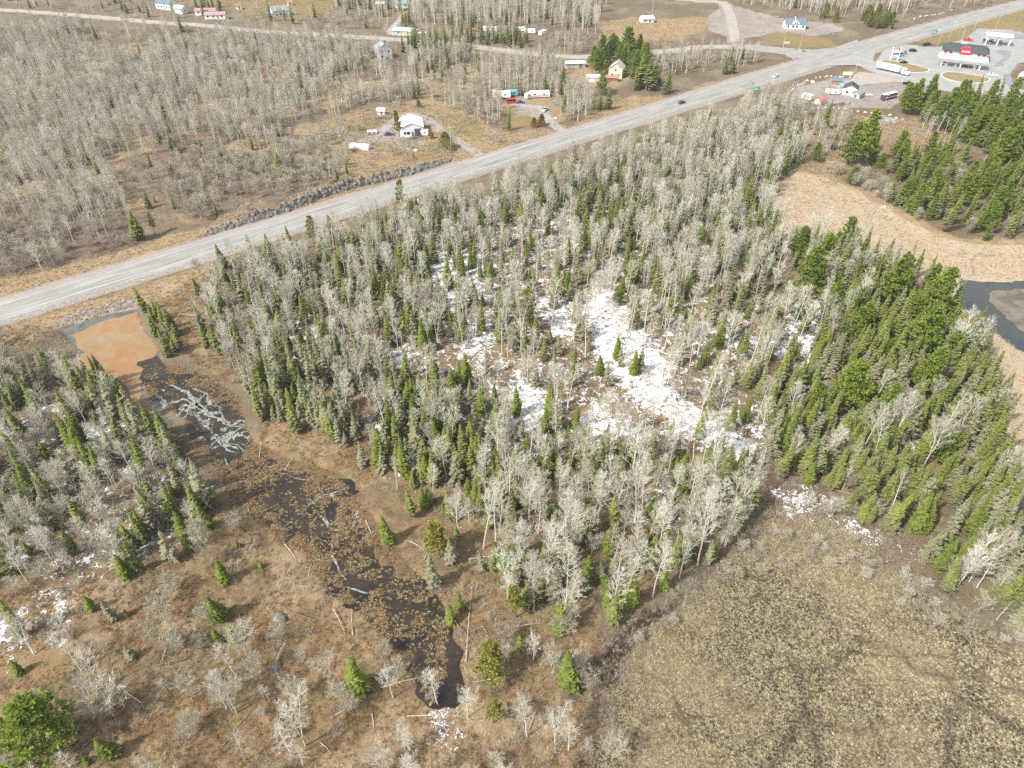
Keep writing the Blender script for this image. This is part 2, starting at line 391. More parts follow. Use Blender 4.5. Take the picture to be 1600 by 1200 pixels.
lit = N.mix(N.ss(nf, .3, .7), (.07, .043, .025), (.21, .128, .068)); lit = N.mix(N.ss(nm, .44, .6), lit, (.22, .17, .09)); lit = N.mix(N.ss(nl, .42, .58, 0, .6), lit, (.25, .165, .08)); lit = N.mix(N.ss(N.noise(.11, 3, .6, p, .5), .5, .62, 0, .7), lit, (.17, .155, .075))
lit = N.mix(N.ss(N.noise(.28, 4, .65, p, .8), .52, .6, 0, .6), lit, (.10, .062, .04)); lit = N.mix(N.ss(nff, .42, .62, 0, .5), lit, (.30, .22, .13)); lit = N.mix(N.ss(N.noise(.9, 4, .7, p, 1.0), .55, .68, 0, .8), lit, (.055, .038, .026))
c = N.mix(edge(litter), base, lit)
st = N.mix(N.ss(nf, .32, .68), (.20, .145, .08), (.37, .28, .17)); st = N.mix(N.ss(nm, .42, .6, 0, .8), st, (.20, .13, .075)); st = N.mix(N.ss(nff, .4, .65, 0, .45), st, (.42, .34, .21))
c = N.mix(edge(straw), c, st)
la = N.mix(N.ss(nf, .3, .7), (.17, .14, .065), (.27, .215, .10)); la = N.mix(N.ss(nm, .42, .62, 0, .8), la, (.17, .155, .065)); la = N.mix(N.ss(nl, .45, .6, 0, .6), la, (.26, .17, .085))
c = N.mix(edge(lawn, .6), c, la)
br = N.mix(N.ss(nf, .3, .7), (.085, .055, .045), (.19, .135, .11)); br = N.mix(N.ss(nm, .45, .6, 0, .5), br, (.21, .16, .11))
c = N.mix(edge(brush_), c, br)
gr = N.mix(N.ss(nff, .3, .7), (.20, .175, .15), (.33, .30, .27)); gr = N.mix(N.ss(nm, .42, .66), gr, (.27, .235, .20)); gr = N.mix(N.ss(nl, .4, .6, 0, .6), gr, (.34, .29, .25))
gr = N.mix(N.ss(N.noise(.13, 5, .65, p, 1.5), .52, .62, 0, .6), gr, (.19, .165, .14)); c = N.mix(edge(gravel, .35, .1), c, gr)
md = N.mix(N.ss(nf, .28, .5), (.15, .12, .08), (.40, .33, .235)); md = N.mix(N.ss(nm, .40, .6, 0, .5), md, (.43, .355, .25)); md = N.mix(N.ss(N.noise(1.5, 4, .7, p), .44, .36, 0, .75), md, (.10, .08, .06))
c = N.mix(edge(marshd, .3), c, md)
mc = N.mix(N.ss(nf, .4, .62), (.035, .03, .02), (.24, .20, .125)); mc = N.mix(N.ss(nm, .45, .65, 0, .3), mc, (.17, .14, .09)); mc = N.mix(N.ss(nl, .42, .62, 0, .45), mc, (.30, .225, .13)); mc = N.mix(N.ss(N.noise(.9, 4, .7, p), .46, .38, 0, .4), mc, (.04, .034, .022))
c = N.mix(edge(marshc, .3), c, mc)
ck = N.mix(N.ss(nf, .35, .62), (.045, .034, .022), (.20, .145, .08)); ck = N.mix(N.ss(nm, .4, .6, 0, .5), ck, (.17, .10, .05))
c = N.mix(edge(creek_, .2), c, ck)
dk = N.mix(N.ss(nf, .3, .7), (.02, .016, .012), (.06, .045, .03))
c = N.mix(edge(dark, .5), c, dk)
c = N.mix(trail_, c, (.05, .035, .025))
# snow: crisp patches with litter specks showing through
sn = N.math('ADD', snow, N.math('MULTIPLY', N.math('SUBTRACT', N.noise(.55, 5, .62, p, .8), .5), 1.5))
sn = N.math('ADD', sn, N.math('MULTIPLY', N.math('SUBTRACT', nf, .5), 1.1)); sn = N.math('ADD', sn, N.math('MULTIPLY', N.math('SUBTRACT', nff, .5), .4))
sf = N.ss(sn, .52, .62); sf = N.math('MULTIPLY', sf, N.ss(snow, .02, .12))
c = N.mix(sf, c, N.mix(N.ss(nf, .45, .7, 0, .5), (.82, .84, .86), (.52, .49, .44)))
bh = N.math('ADD', nf, N.math('MULTIPLY', nff, .35)); bh = N.math('ADD', bh, N.math('MULTIPLY', sf, .5))
N.bsdf(c, .95, .1, N.bump(bh, .55, .45)); M['ground'] = N.m

# asphalt -----------------------------------------------------------
def asphalt(name, lo, hi, tracks=True):
    N = NT(name); p = N.pos(); u = N.attr('lane_u'); v = N.attr('lane_v')
    cb = N.n('ShaderNodeCombineXYZ'); N.link(N.math('MULTIPLY', v, .03), cb.inputs[0]); N.link(u, cb.inputs[1])
    streak = N.noise(1.6, 4, .6, cb.outputs[0])
    f = N.noise(5, 4, .6, p); g = N.noise(.12, 3, .6, p)
    c = N.mix(N.ss(f, .3, .7), lo, hi)
    c = N.mix(N.ss(g, .35, .7, 0, .45), c, tuple(x * 1.18 for x in hi))
    if tracks:
        c = N.mix(N.ss(streak, .38, .66, 0, .8), c, tuple(x * .66 for x in lo))
        w = N.math('ABSOLUTE', N.math('SUBTRACT', N.math('ABSOLUTE', N.math('SUBTRACT', N.math('ABSOLUTE', u), 1.9)), .85))
        c = N.mix(N.ss(w, .45, .0, 0, .28), c, tuple(x * .6 for x in lo))
    N.bsdf(c, .85, .25, N.bump(f, .2, .05)); return N.m
M['asphalt'] = asphalt('pale_asphalt', (.27, .262, .245), (.36, .35, .33))
M['lot_asphalt'] = asphalt('lot_asphalt', (.235, .235, .225), (.33, .33, .315), False)
M['dark_asphalt'] = asphalt('dark_asphalt', (.17, .18, .19), (.24, .25, .26), False)
M['gravel_road'] = asphalt('gravel_road', (.27, .245, .21), (.37, .34, .30), False)
M['drive'] = asphalt('drive', (.24, .215, .20), (.34, .305, .285), False)
M['shoulder'] = simple('shoulder', (.27, .25, .22), .95, .1, .28, 1.2)
M['red_shoulder'] = simple('red_shoulder', (.33, .26, .22), .95, .1, .2, 1.2)
M['line_white'] = simple('line_white', (.50, .50, .48), .7, .2, .1, 2)
M['line_yellow'] = simple('line_yellow', (.46, .39, .22), .7, .2, .15, 2)
M['concrete'] = simple('concrete', (.62, .61, .57), .85, .2, .1, 1.5)

# water -------------------------------------------------------------
def water(name, deep, silt, silt_amt, scale=.12):
    N = NT(name); p = N.pos()
    f = N.noise(scale, 4, .6, p, .5)
    c = N.mix(N.ss(f, .5 - silt_amt * .3, .72 - silt_amt * .3), deep, silt)
    N.bsdf(c, .06, .5, N.bump(N.noise(3.0, 3, .5, p), .08, .05)); return N.m
M['water_dark'] = water('water_dark', (.016, .013, .010), (.038, .028, .018), .5)
M['water_blue'] = water('water_blue', (.035, .048, .052), (.055, .058, .05), .5)
M['water_grey'] = water('water_grey', (.075, .08, .078), (.13, .13, .11), .5, .3)
M['water_puddle'] = water('water_puddle', (.26, .27, .26), (.33, .32, .29), .5, .3)
def mat_mat(name, a, b, c3, s1, s2, rough=.7, thr=None):
    N = NT(name); p = N.pos(); f = N.noise(s1, 5, .62, p, 1.2); g = N.noise(s2, 4, .6, p)
    c = N.mix(N.ss(f, .38, .62), a, b); c = N.mix(N.ss(g, .45, .7, 0, .7), c, c3)
    N.bsdf(c, rough, .3); return N.m
M['algae'] = mat_mat('orange_algae', (.28, .20, .11), (.30, .15, .055), (.20, .17, .115), .15, 1.1)
M['silt'] = mat_mat('brown_silt', (.10, .095, .075), (.20, .165, .12), (.13, .12, .095), .12, .5, .5)
M['ice'] = mat_mat('rotten_ice', (.28, .31, .285), (.08, .085, .07), (.45, .47, .42), 1.4, 3.0, .5)

# ------------------------------------------------------------------ mesh builder and object helpers
class MB:
    def __init__(s): s.v = []; s.f = []; s.m = []
    def face(s, pts, mi=0):
        b = len(s.v); s.v += [tuple(q) for q in pts]; s.f.append(tuple(range(b, b + len(pts)))); s.m.append(mi)
    def box(s, c, d, rz=0.0, mi=0, taper=1.0):
        cx, cy, cz = c; x, y, z = d[0] / 2, d[1] / 2, d[2] / 2; b = len(s.v); ca, sa = math.cos(rz), math.sin(rz)
        for k, (a, e, g) in enumerate([(-1,-1,-1),(1,-1,-1),(1,1,-1),(-1,1,-1),(-1,-1,1),(1,-1,1),(1,1,1),(-1,1,1)]):
            t = taper if g > 0 else 1.0
            X, Y = a * x * t, e * y * t
            s.v.append((cx + X * ca - Y * sa, cy + X * sa + Y * ca, cz + g * z))
        for q in ((0,3,2,1),(4,5,6,7),(0,1,5,4),(1,2,6,5),(2,3,7,6),(3,0,4,7)):
            s.f.append(tuple(b + i for i in q)); s.m.append(mi)
        return s
    def tube(s, p0, p1, r0, r1, n=6, mi=0, cap=False):
        p0 = Vector(p0); p1 = Vector(p1); d = (p1 - p0)
        if d.length < 1e-6: return s
        d.normalize(); a = d.orthogonal().normalized(); b_ = d.cross(a); b = len(s.v)
        for k in range(n):
            w = 2 * math.pi * k / n; o = a * math.cos(w) + b_ * math.sin(w)
            s.v.append(tuple(p0 + o * r0)); s.v.append(tuple(p1 + o * r1))
        for k in range(n):
            i, j = b + 2 * k, b + 2 * ((k + 1) % n)
            s.f.append((i, j, j + 1, i + 1)); s.m.append(mi)
        if cap:
            s.f.append(tuple(b + 2 * k + 1 for k in range(n))); s.m.append(mi)
            s.f.append(tuple(b + 2 * k for k in reversed(range(n)))); s.m.append(mi)
        return s
    def prism(s, prof, y0, y1, mi=0):
        """profile in x,z extruded along y"""
        b = len(s.v); n = len(prof)
        for x, z in prof: s.v.append((x, y0, z))
        for x, z in prof: s.v.append((x, y1, z))
        s.f.append(tuple(b + i for i in range(n))); s.m.append(mi)
        s.f.append(tuple(b + n + i for i in reversed(range(n)))); s.m.append(mi)
        for i in range(n):
            j = (i + 1) % n; s.f.append((b + j, b + i, b + n + i, b + n + j)); s.m.append(mi)
        return s
    def mesh(s, name, mats):
        me = bpy.data.meshes.new(name); me.from_pydata(s.v, [], s.f)
        for m in (mats if isinstance(mats, (list, tuple)) else [mats]): me.materials.append(M[m] if isinstance(m, str) else m)
        if any(s.m): me.polygons.foreach_set('material_index', s.m)
        me.update(); return me

def obj(name, me, parent=None, loc=None, rz=0.0):
    o = bpy.data.objects.new(name, me); COL.objects.link(o)
    if loc is not None: o.location = loc
    if rz: o.rotation_euler = (0, 0, rz)
    if parent is not None: o.parent = parent
    return o
def tag(o, label=None, cat=None, group=None, kind=None):
    if label: o['label'] = label
    if cat: o['category'] = cat
    if group: o['group'] = group
    if kind: o['kind'] = kind
    return o
def thing(name, label, cat, loc=(0, 0, 0), rz=0.0, group=None):
    o = obj(name, None, None, loc, rz); return tag(o, label, cat, group)
def gz(x, y): return float(ground_h(np.array([x]), np.array([y]))[0])
def at(px, py, dz=0.0):
    x, y = G(px, py); return (x, y, gz(x, y) + dz)

# ------------------------------------------------------------------ ground sheet
def axis(lo, a, b, hi, fine, grow):
    mid = list(np.arange(a, b + .1, fine)); L = []; x = a; st = fine
    while x > lo: st *= grow; x -= st; L.append(max(x, lo))
    Rr = []; x = mid[-1]; st = fine
    while x < hi: st *= grow; x += st; Rr.append(min(x, hi))
    return np.array(sorted(L) + mid + Rr)
gx = axis(-2500, -30, 1630, 4100, 3.0, 1.25)
gy = axis(-276, -12, 1215, 2300, 3.0, 1.3)
PX, PY = np.meshgrid(gx, gy)
x_ = (PX - 800) / FPX; y_ = -(PY - 600) / FPX
dy_ = CP + y_ * SP; dz_ = np.minimum(-SP + y_ * CP, -0.02)
GX = x_ * CAM_H / -dz_; GY = dy_ * CAM_H / -dz_
GZ = ground_h(GX.ravel(), GY.ravel()).reshape(GX.shape)
ny, nx = GX.shape
me = bpy.data.meshes.new('ground')
V = np.stack([GX, GY, GZ], -1).reshape(-1, 3).astype(np.float32)
idx = np.arange(nx * ny).reshape(ny, nx)
F = np.stack([idx[1:, :-1], idx[1:, 1:], idx[:-1, 1:], idx[:-1, :-1]], -1).reshape(-1, 4)
me.vertices.add(len(V)); me.vertices.foreach_set('co', V.ravel())
me.loops.add(F.size); me.loops.foreach_set('vertex_index', F.ravel().astype(np.int32))
me.polygons.add(len(F)); me.polygons.foreach_set('loop_start', np.arange(0, F.size, 4, dtype=np.int32))
me.polygons.foreach_set('loop_total', np.full(len(F), 4, dtype=np.int32)); me.polygons.foreach_set('use_smooth', np.ones(len(F), bool))
me.update(calc_edges=True)
fx, fy = V[:, 0].astype(float), V[:, 1].astype(float)
def put(name, chans):
    a = me.color_attributes.new(name, 'FLOAT_COLOR', 'POINT')
    arr = np.zeros((len(V), 4), np.float32)
    for i, c_ in enumerate(chans): arr[:, i] = c_
    a.data.foreach_set('color', arr.ravel())
m_snow = snow_amt(fx, fy)
hd = ldist(HWY, fx, fy); sdr = np.minimum(ldist(SIDE, fx, fy), ldist(ROAD3, fx, fy) - 1)
m_grav = np.maximum.reduce([mk([YARD_LOT, SAND, STATION, RIPRAP], fx, fy, 2, 2), 1 - sm(hd - hw_half(fx), 2.2, 4.5), (1 - sm(sdr, 4, 6)) * .9,
    .85 * (1 - sm(np.minimum(ldist(DRIVE1, fx, fy), ldist(DRIVE2, fx, fy)), 2, 4.5)), mk([[(560,212),(600,195),(655,208),(668,226),(640,235),(600,222),(570,232)], [(805,158),(850,165),(860,185),(840,185),(810,175)]], fx, fy, 2, 1)])
UPLP = [(-60,60),(400,70),(880,110),(760,170),(560,170),(440,240),(200,340),(-60,340)]
m_straw = np.maximum.reduce([mk([VERGE_N, VERGE_SW], fx, fy, 4, 4) * .8, mk([K1, PROP3, GOLD3, FIELD_T], fx, fy, 4, 3) * .75, mk([UPLP], fx, fy, 5, 5) * sm(fbm(fx, fy, 24, 65, 3), .50, .62) * .8, mk([FIELD_R, TL_LAWN, PROP2], fx, fy, 4, 3) * .7, mk([OPEN_TR], fx, fy, 5, 5) * .5, mk([K2], fx, fy, 5, 5) * (.15 + .75 * sm(fbm(fx, fy + fx * .2, 13, 61, 3), .44, .60)), mk([BOTTOM, OPEN_SW, OPEN_MID], fx, fy, 5, 5) * sm(fbm(fx, fy, 9, 63, 3), .46, .62) * .62, (1 - sm(np.abs(sdist(GA(MARSH_D), fx, fy)), 2, 7)) * .8])
m_lit = np.maximum(mk([LITTER], fx, fy, 12, 10) * .62, mk([BOTTOM, OPEN_SW, OPEN_MID, OPEN_TR], fx, fy, 5, 5) * .9)
m_lit = np.maximum(m_lit, mk([BROWN_T], fx, fy, 4, 3))
m_lawn = np.maximum.reduce([mk([[(560,190),(640,175),(590,200),(540,220),(500,215)], [(700,178),(740,182),(765,205),(740,220),(700,200),(680,186)], [(600,235),(690,222),(720,238),(640,258)], HOUSE_LAWN, TL_LAWN, ISLAND, VERGE_S, FIELD_R, [(795,185),(830,176),(845,195),(800,205)], [(1290,124),(1330,104),(1370,112),(1390,118),(1335,120)]], fx, fy, 3, 2) * .85])
m_dark = np.maximum.reduce([mk([[(940,985),(965,975),(1000,960),(1060,930),(1075,945),(1000,990),(965,1050),(935,1130),(915,1200),(900,1200),(925,1080)]], fx, fy, 3, 3, 3) * .7, mk([[(1290,372),(1310,372),(1310,382),(1290,380)]], fx, fy, 1, 1)])
RIMC = [(925,1130),(940,985),(1000,945),(1080,905),(1165,825),(1190,770),(1260,780),(1340,830),(1400,870),(1500,950),(1640,1000),(1640,1040),(1420,950),(1340,890),(1250,850),(1180,880),(1120,930),(1010,1010),(960,1100),(935,1210),(905,1210)]
m_brush = np.maximum.reduce([mk([BRUSH_UL], fx, fy, 4, 3), mk([K2], fx, fy, 5, 4) * .55, mk([BROWN_T2, [(940,1000),(1010,960),(1100,880),(1180,815),(1340,850),(1500,960),(1600,1010),(1600,1060),(1420,950),(1250,900),(1120,940),(1010,1040),(960,1100),(930,1200),(905,1200)]], fx, fy, 4, 4) * .75])
m_creek = mk([CHAN], fx, fy, 2, 1, 8)
tr_n = np.abs(fbm(fx, fy, 26, 55, 2) - .5); tr_d = np.abs(fbm(fx, fy, 40, 57, 2) - .5)
m_mc = mk([MARSH_C], fx, fy, 4, 4, 8); m_md = mk([MARSH_D], fx, fy, 3, 3, 8)
TRAILS = [GA(t) for t in ([(1245,1040),(1258,1100),(1270,1140),(1285,1200)], [(1258,1110),(1230,1160),(1195,1210)], [(1480,1060),(1500,1090),(1560,1120),(1620,1160)], [(1340,1000),(1400,1015),(1440,1050),(1490,1060)], [(1280,1130),(1340,1142),(1380,1130)], [(1485,1110),(1480,1200)],
    [(1250,320),(1290,340),(1340,355),(1420,392)], [(1255,365),(1300,372),(1380,385),(1440,415),(1480,425)], [(1300,300),(1370,335),(1420,350)], [(1575,700),(1590,720),(1620,735)], [(1572,735),(1600,742),(1640,735)], [(1490,395),(1530,398),(1560,400)])]
td = np.full(fx.shape, 1e9)
for t in TRAILS: td = np.minimum(td, ldist(t, fx, fy))
m_trail = np.maximum((1 - sm(td, .1, .5)) * .5 * (fbm(fx, fy, 4, 71) > .42), (1 - sm(tr_n, .0, .012)) * m_mc * .45)
m_trail = np.maximum(m_trail, (1 - sm(tr_d, .0, .010)) * m_md * .45)
put('mask_a', (m_snow, m_straw, m_grav, m_lit)); put('mask_b', (m_lawn, m_md, m_dark, m_mc)); put('mask_c', (m_creek, m_brush, m_trail))
me.materials.append(M['ground'])
ground = tag(obj('ground', me), kind='structure')
# everything beyond the detailed sheet: one wide plane a little lower
b = MB(); b.face([(-9000, -9000, -2.2), (9000, -9000, -2.2), (9000, 12000, -2.2), (-9000, 12000, -2.2)])
tag(obj('terrain', b.mesh('terrain', simple('far_ground', (.15, .115, .08), .95, .1, .4, .02))), kind='structure')

# ------------------------------------------------------------------ flat sheets, ribbons
def sheet(name, poly_w, z, mat, kind='structure', jitter=0.0, seed=3):
    P = [np.array(q) for q in poly_w]
    if jitter:
        Q = []
        for i in range(len(P)):
            a, c_ = P[i], P[(i + 1) % len(P)]; L = np.linalg.norm(c_ - a); k = max(1, int(L / 1.2))
            nrm = np.array([-(c_ - a)[1], (c_ - a)[0]]) / (L + 1e-9)
            for j in range(k):
                q = a + (c_ - a) * j / k
                n_ = fbm(np.array([q[0]]), np.array([q[1]]), 3.5, seed, 3)[0] - .5
                Q.append(q + nrm * n_ * 2 * jitter)
        P = Q
    pts = [Vector((p_[0], p_[1], z)) for p_ in P]
    b = MB(); b.v = [tuple(v) for v in pts]
    for t in tessellate_polygon([pts]):
        a, c_, d = [pts[i] for i in t]
        if (c_ - a).cross(d - a).z < 0: t = (t[0], t[2], t[1])
        b.f.append(tuple(t)); b.m.append(0)
    return tag(obj(name, b.mesh(name, mat)), kind=kind)
def ribbon(name, line, half, z, mats, shoulders=0.0, sh_drop=.35, kind='structure', side_mats=(1, 1), parent=None, offset=0.0):
    L = np.array(line); n = len(L); T = np.gradient(L, axis=0); T /= np.linalg.norm(T, axis=1)[:, None] + 1e-9
    Nn = np.stack([-T[:, 1], T[:, 0]], 1); hv = half if np.ndim(half) else np.full(n, float(half))
    v = np.concatenate([[0], np.cumsum(np.linalg.norm(np.diff(L, axis=0), axis=1))])
    cols = [(-1, 0), (0, 0), (1, 0)]
    if shoulders: cols = [(-1, shoulders)] + cols + [(1, shoulders)]
    b = MB(); us = []; vs = []
    for i in range(n):
        for s_, e in cols:
            off = s_ * (hv[i] + e) + offset; q = L[i] + Nn[i] * off
            b.v.append((q[0], q[1], z - (sh_drop if e else 0))); us.append(off); vs.append(v[i])
    k = len(cols)
    for i in range(n - 1):
        for j in range(k - 1):
            a = i * k + j; b.f.append((a, a + k, a + k + 1, a + 1)[::-1])
            b.m.append((side_mats[0] if j == 0 else side_mats[1] if j == k - 2 else 0) if shoulders else 0)
    me_ = b.mesh(name, mats)
    for nm_, dat in (('lane_u', us), ('lane_v', vs)):
        at_ = me_.attributes.new(nm_, 'FLOAT', 'POINT'); at_.data.foreach_set('value', np.array(dat, np.float32))
    o = obj(name, me_, parent)
    if parent is None: tag(o, kind=kind)
    return o

hwv = hw_half(HWY[:, 0])
ribbon('highway', HWY, hwv, .16, ['asphalt', 'shoulder', 'red_shoulder'], 3.4, .5, side_mats=(1, 2))
ribbon('side_road', SIDE, 3.6, .08, ['gravel_road', 'shoulder'], 1.5, .3)
ribbon('dirt_road', ROAD3, 3.4, .05, ['gravel_road', 'shoulder'], 1.5, .3)
ribbon('access_road', ACCESS, 6.0, .12, ['lot_asphalt', 'shoulder'], 1.2, .3)
ribbon('driveway', DRIVE1, 2.1, .03, ['drive', 'shoulder'], .8, .25)
ribbon('driveway', DRIVE2, 2.0, .03, ['drive', 'shoulder'], .8, .25)
ribbon('driveway', DRIVE4, 1.8, .03, ['gravel_road', 'shoulder'], .8, .25)
sheet('junction_pavement', GA([(1165,69),(1215,74),(1270,78),(1305,74),(1340,62),(1345,78),(1300,100),(1230,122),(1200,118),(1228,110),(1252,98),(1248,92),(1230,86),(1165,78)]), .135, 'asphalt')
sheet('junction_pavement', GA([(1285,98),(1330,84),(1372,76),(1366,86),(1364,95),(1378,102),(1440,118),(1440,130),(1390,120),(1370,110),(1335,102),(1300,103)]), .145, 'lot_asphalt')
sheet('parking_lot', GA(STATION), .11, 'lot_asphalt')
sheet('asphalt_patch', GA([(1560,78),(1581,80),(1578,92),(1566,98),(1570,104),(1553,104),(1562,94),(1568,88),(1556,82)]), .125, 'dark_asphalt')
sheet('asphalt_patch', GA([(1566,118),(1578,114),(1582,128),(1592,136),(1578,137),(1568,128)]), .125, 'dark_asphalt')
sheet('asphalt_patch', GA([(1570,52),(1640,56),(1640,64),(1590,61),(1576,60)]), .125, 'dark_asphalt')
# curbed grass islands
for P_ in (ISLAND, VERGE_S):
    W = catmull(list(GA(P_)) + [GA(P_)[0]], 1.5)
    ribbon('kerb', W, .25, .24, ['concrete', 'concrete'], .02, .14)
    sheet('grass_island', W[:-1], .2, simple('island_grass', (.24, .19, .10), .95, .1, .3, .8))
# painted lines
def line_strip(name, off, width, mat, i0=1, i1=None, dash=None, z=.172):
    L = HWY[i0:i1]; L = catmull(L, 4) if len(L) < 300 else L
    T = np.gradient(L, axis=0); T /= np.linalg.norm(T, axis=1)[:, None]; Nn = np.stack([-T[:, 1], T[:, 0]], 1)
    b = MB()
    for i in range(len(L) - 1):
        if dash and (i // dash) % 2: continue
        o0 = off if not callable(off) else off(L[i, 0]); o1 = off if not callable(off) else off(L[i + 1, 0])
        a = L[i] + Nn[i] * (o0 - width); c_ = L[i] + Nn[i] * (o0 + width); d = L[i + 1] + Nn[i + 1] * (o1 + width); e = L[i + 1] + Nn[i + 1] * (o1 - width)
        b.face([(a[0], a[1], z), (e[0], e[1], z), (d[0], d[1], z), (c_[0], c_[1], z)])
    tag(obj(name, b.mesh(name, mat)), kind='structure')
line_strip('centre_line', .16, .10, 'line_yellow'); line_strip('centre_line', -.16, .10, 'line_yellow', dash=2)
line_strip('edge_line', lambda x: hw_half(x) - 2.3, .10, 'line_white'); line_strip('edge_line', lambda x: -hw_half(x) + 2.3, .10, 'line_white')

# ------------------------------------------------------------------ water
def grow(poly, d):
    P = GA(poly); c_ = P.mean(0); return [q + (q - c_) / np.linalg.norm(q - c_) * d for q in P]
sheet('pond_water', grow(POND_A, 2.0), -.42, 'water_grey', jitter=.5)
sheet('algae_mat', GA([(113,523),(140,508),(176,495),(214,485),(218,500),(231,524),(244,545),(252,563),(246,580),(226,586),(219,598),(228,625),(241,652),(213,638),(196,608),(170,590),(138,590),(116,572),(124,547),(116,532)]), -.40, 'algae', jitter=1.6, seed=12)
sheet('channel_water', grow(CHAN, 3.0), -.30, 'water_dark', jitter=2.6, seed=33)
sheet('pond_water', grow(POND_E, 1.0), -.40, 'water_blue', jitter=.3)
sheet('silt_bed', GA([(1545,460),(1565,452),(1640,445),(1700,500),(1690,560),(1600,518),(1575,500),(1560,480),(1550,466)]), -.385, 'silt', jitter=3.5, seed=14)
sheet('pond_water', grow(POND_F, 1.0), -.28, 'water_puddle', jitter=.5)
sheet('pond_water', grow(POND_G, 1.0), -.35, 'water_blue', jitter=.5)
sheet('pond_water', grow(POND_H, 1.0), -.30, 'water_blue', jitter=.3)
sheet('pond_water', grow(POND_K, 1.0), -.42, 'water_grey', jitter=.3)
sheet('puddle', GA([(1283,166),(1300,162),(1318,160),(1330,161),(1325,165),(1310,167),(1300,169)]), .02, 'water_dark', jitter=.6)
sheet('yard_gravel', GA([(1340,112),(1400,118),(1455,128),(1450,134),(1400,128),(1350,132),(1320,140),(1300,134),(1330,124)]), .03, 'gravel_road', jitter=1.2)
# rotten ice and foam floating in streaks on the dark channel
ice = MB()
def streak(line, w, seed):
    L = catmull(GA(line), .5); rs = random.Random(seed); n = len(L)
    T = np.gradient(L, axis=0); T /= np.linalg.norm(T, axis=1)[:, None] + 1e-9; Nn = np.stack([-T[:, 1], T[:, 0]], 1)
    a_ = fbm(L[:, 0], L[:, 1], 1.3, seed, 3); c_ = fbm(L[:, 0], L[:, 1], 1.5, seed + 9, 3); prev = None
    for i in range(n):
        e = math.sin(math.pi * (i + .5) / n) ** .4 * w * .55
        l = L[i] + Nn[i] * e * (a_[i] * 3.6 - 1.0); r = L[i] - Nn[i] * e * (c_[i] * 3.6 - 1.0)
        if prev is not None and abs((l - r) @ Nn[i]) > .04: ice.face([(prev[1][0], prev[1][1], -.285), (r[0], r[1], -.285), (l[0], l[1], -.285), (prev[0][0], prev[0][1], -.285)])
        prev = (l, r)
for i, (ln, w) in enumerate([([(243,612),(262,628),(285,622),(305,630),(328,648)], .9), ([(265,600),(290,612),(320,640),(345,655),(360,672)], 1.1), ([(305,648),(325,668),(345,690),(372,700)], .9),
    ([(330,700),(350,690),(370,670),(385,665)], .7), ([(250,625),(262,640),(275,648)], 1.6), ([(345,650),(360,662),(375,655),(395,662)], .9), ([(315,668),(335,678),(352,700),(375,708)], .6),
    ([(400,748),(418,750),(430,756)], .5), ([(478,792),(500,775),(520,768),(545,758)], .45), ([(495,800),(510,815),(520,835),(518,860),(525,880),(540,905)], .55), ([(552,792),(562,808),(572,822)], .9),
    ([(522,828),(540,820),(556,812)], .4), ([(280,690),(300,700),(318,708),(330,725)], .6), ([(372,690),(390,700),(400,715)], .7), ([(300,605),(318,612),(330,622)], .5), ([(540,915),(560,922),(575,926)], .4), ([(356,760),(372,752),(392,748)], .35), ([(448,740),(470,748),(490,745)], .25), ([(350,715),(362,735),(385,730)], .5)]):
    streak(ln, w, 100 + i)
FOAM = [(245,606),(268,596),(300,604),(335,625),(360,640),(390,655),(398,690),(392,716),(350,720),(318,706),(290,680),(262,650),(240,630)]
FO = [FOAM, [(470,780),(500,770),(575,770),(585,830),(555,845),(520,850)], [(210,575),(235,570),(250,590),(240,640),(220,630)]]
for fi, P_ in enumerate(FO):
    q_ = GA(P_); lo_, hi_ = q_.min(0), q_.max(0); st_ = .22
    X, Y = np.meshgrid(np.arange(lo_[0], hi_[0], st_), np.arange(lo_[1], hi_[1], st_)); X, Y = X.ravel(), Y.ravel()
    k_ = sdist(q_, X, Y) + (fbm(X, Y, 5, 41) - .5) * 5 > 0; X, Y = X[k_], Y[k_]
    rg = np.abs(fbm(X, Y, 7.0, 43, 4) - .5); pt = fbm(X, Y, 3.0, 47, 4)
    k_ = (rg < (.017 if fi == 0 else .009)) | (pt > (.665 if fi == 0 else .78)); X, Y = X[k_], Y[k_]
    for x_1, y_1 in zip(X, Y):
        j = (RNG.random(8) - .5) * .12; ice.face([(x_1 + j[0], y_1 + j[1], -.28), (x_1 + .25 + j[2], y_1 + j[3], -.28), (x_1 + .25 + j[4], y_1 + .25 + j[5], -.279), (x_1 + j[6], y_1 + .25 + j[7], -.279)])
tag(obj('ice', ice.mesh('ice', 'ice')), kind='stuff')

# ------------------------------------------------------------------ trees: one mesh for the trunk, one for the crown, a few of each kind
def bark_path(rs, H, lean, r0, n=7, wob=.25):
    pts = []; x = y = 0; ax = rs.uniform(0, 6.28)
    for i in range(n + 1):
        t = i / n; x += rs.gauss(0, wob * H / 60); y += rs.gauss(0, wob * H / 60)
        pts.append(Vector((x + math.cos(ax) * lean * t * t, y + math.sin(ax) * lean * t * t, H * t - .3 * (i == 0))))
    return pts
def at_path(P, t):
    f = t * (len(P) - 1); i = min(int(f), len(P) - 2); return P[i].lerp(P[i + 1], f - i)

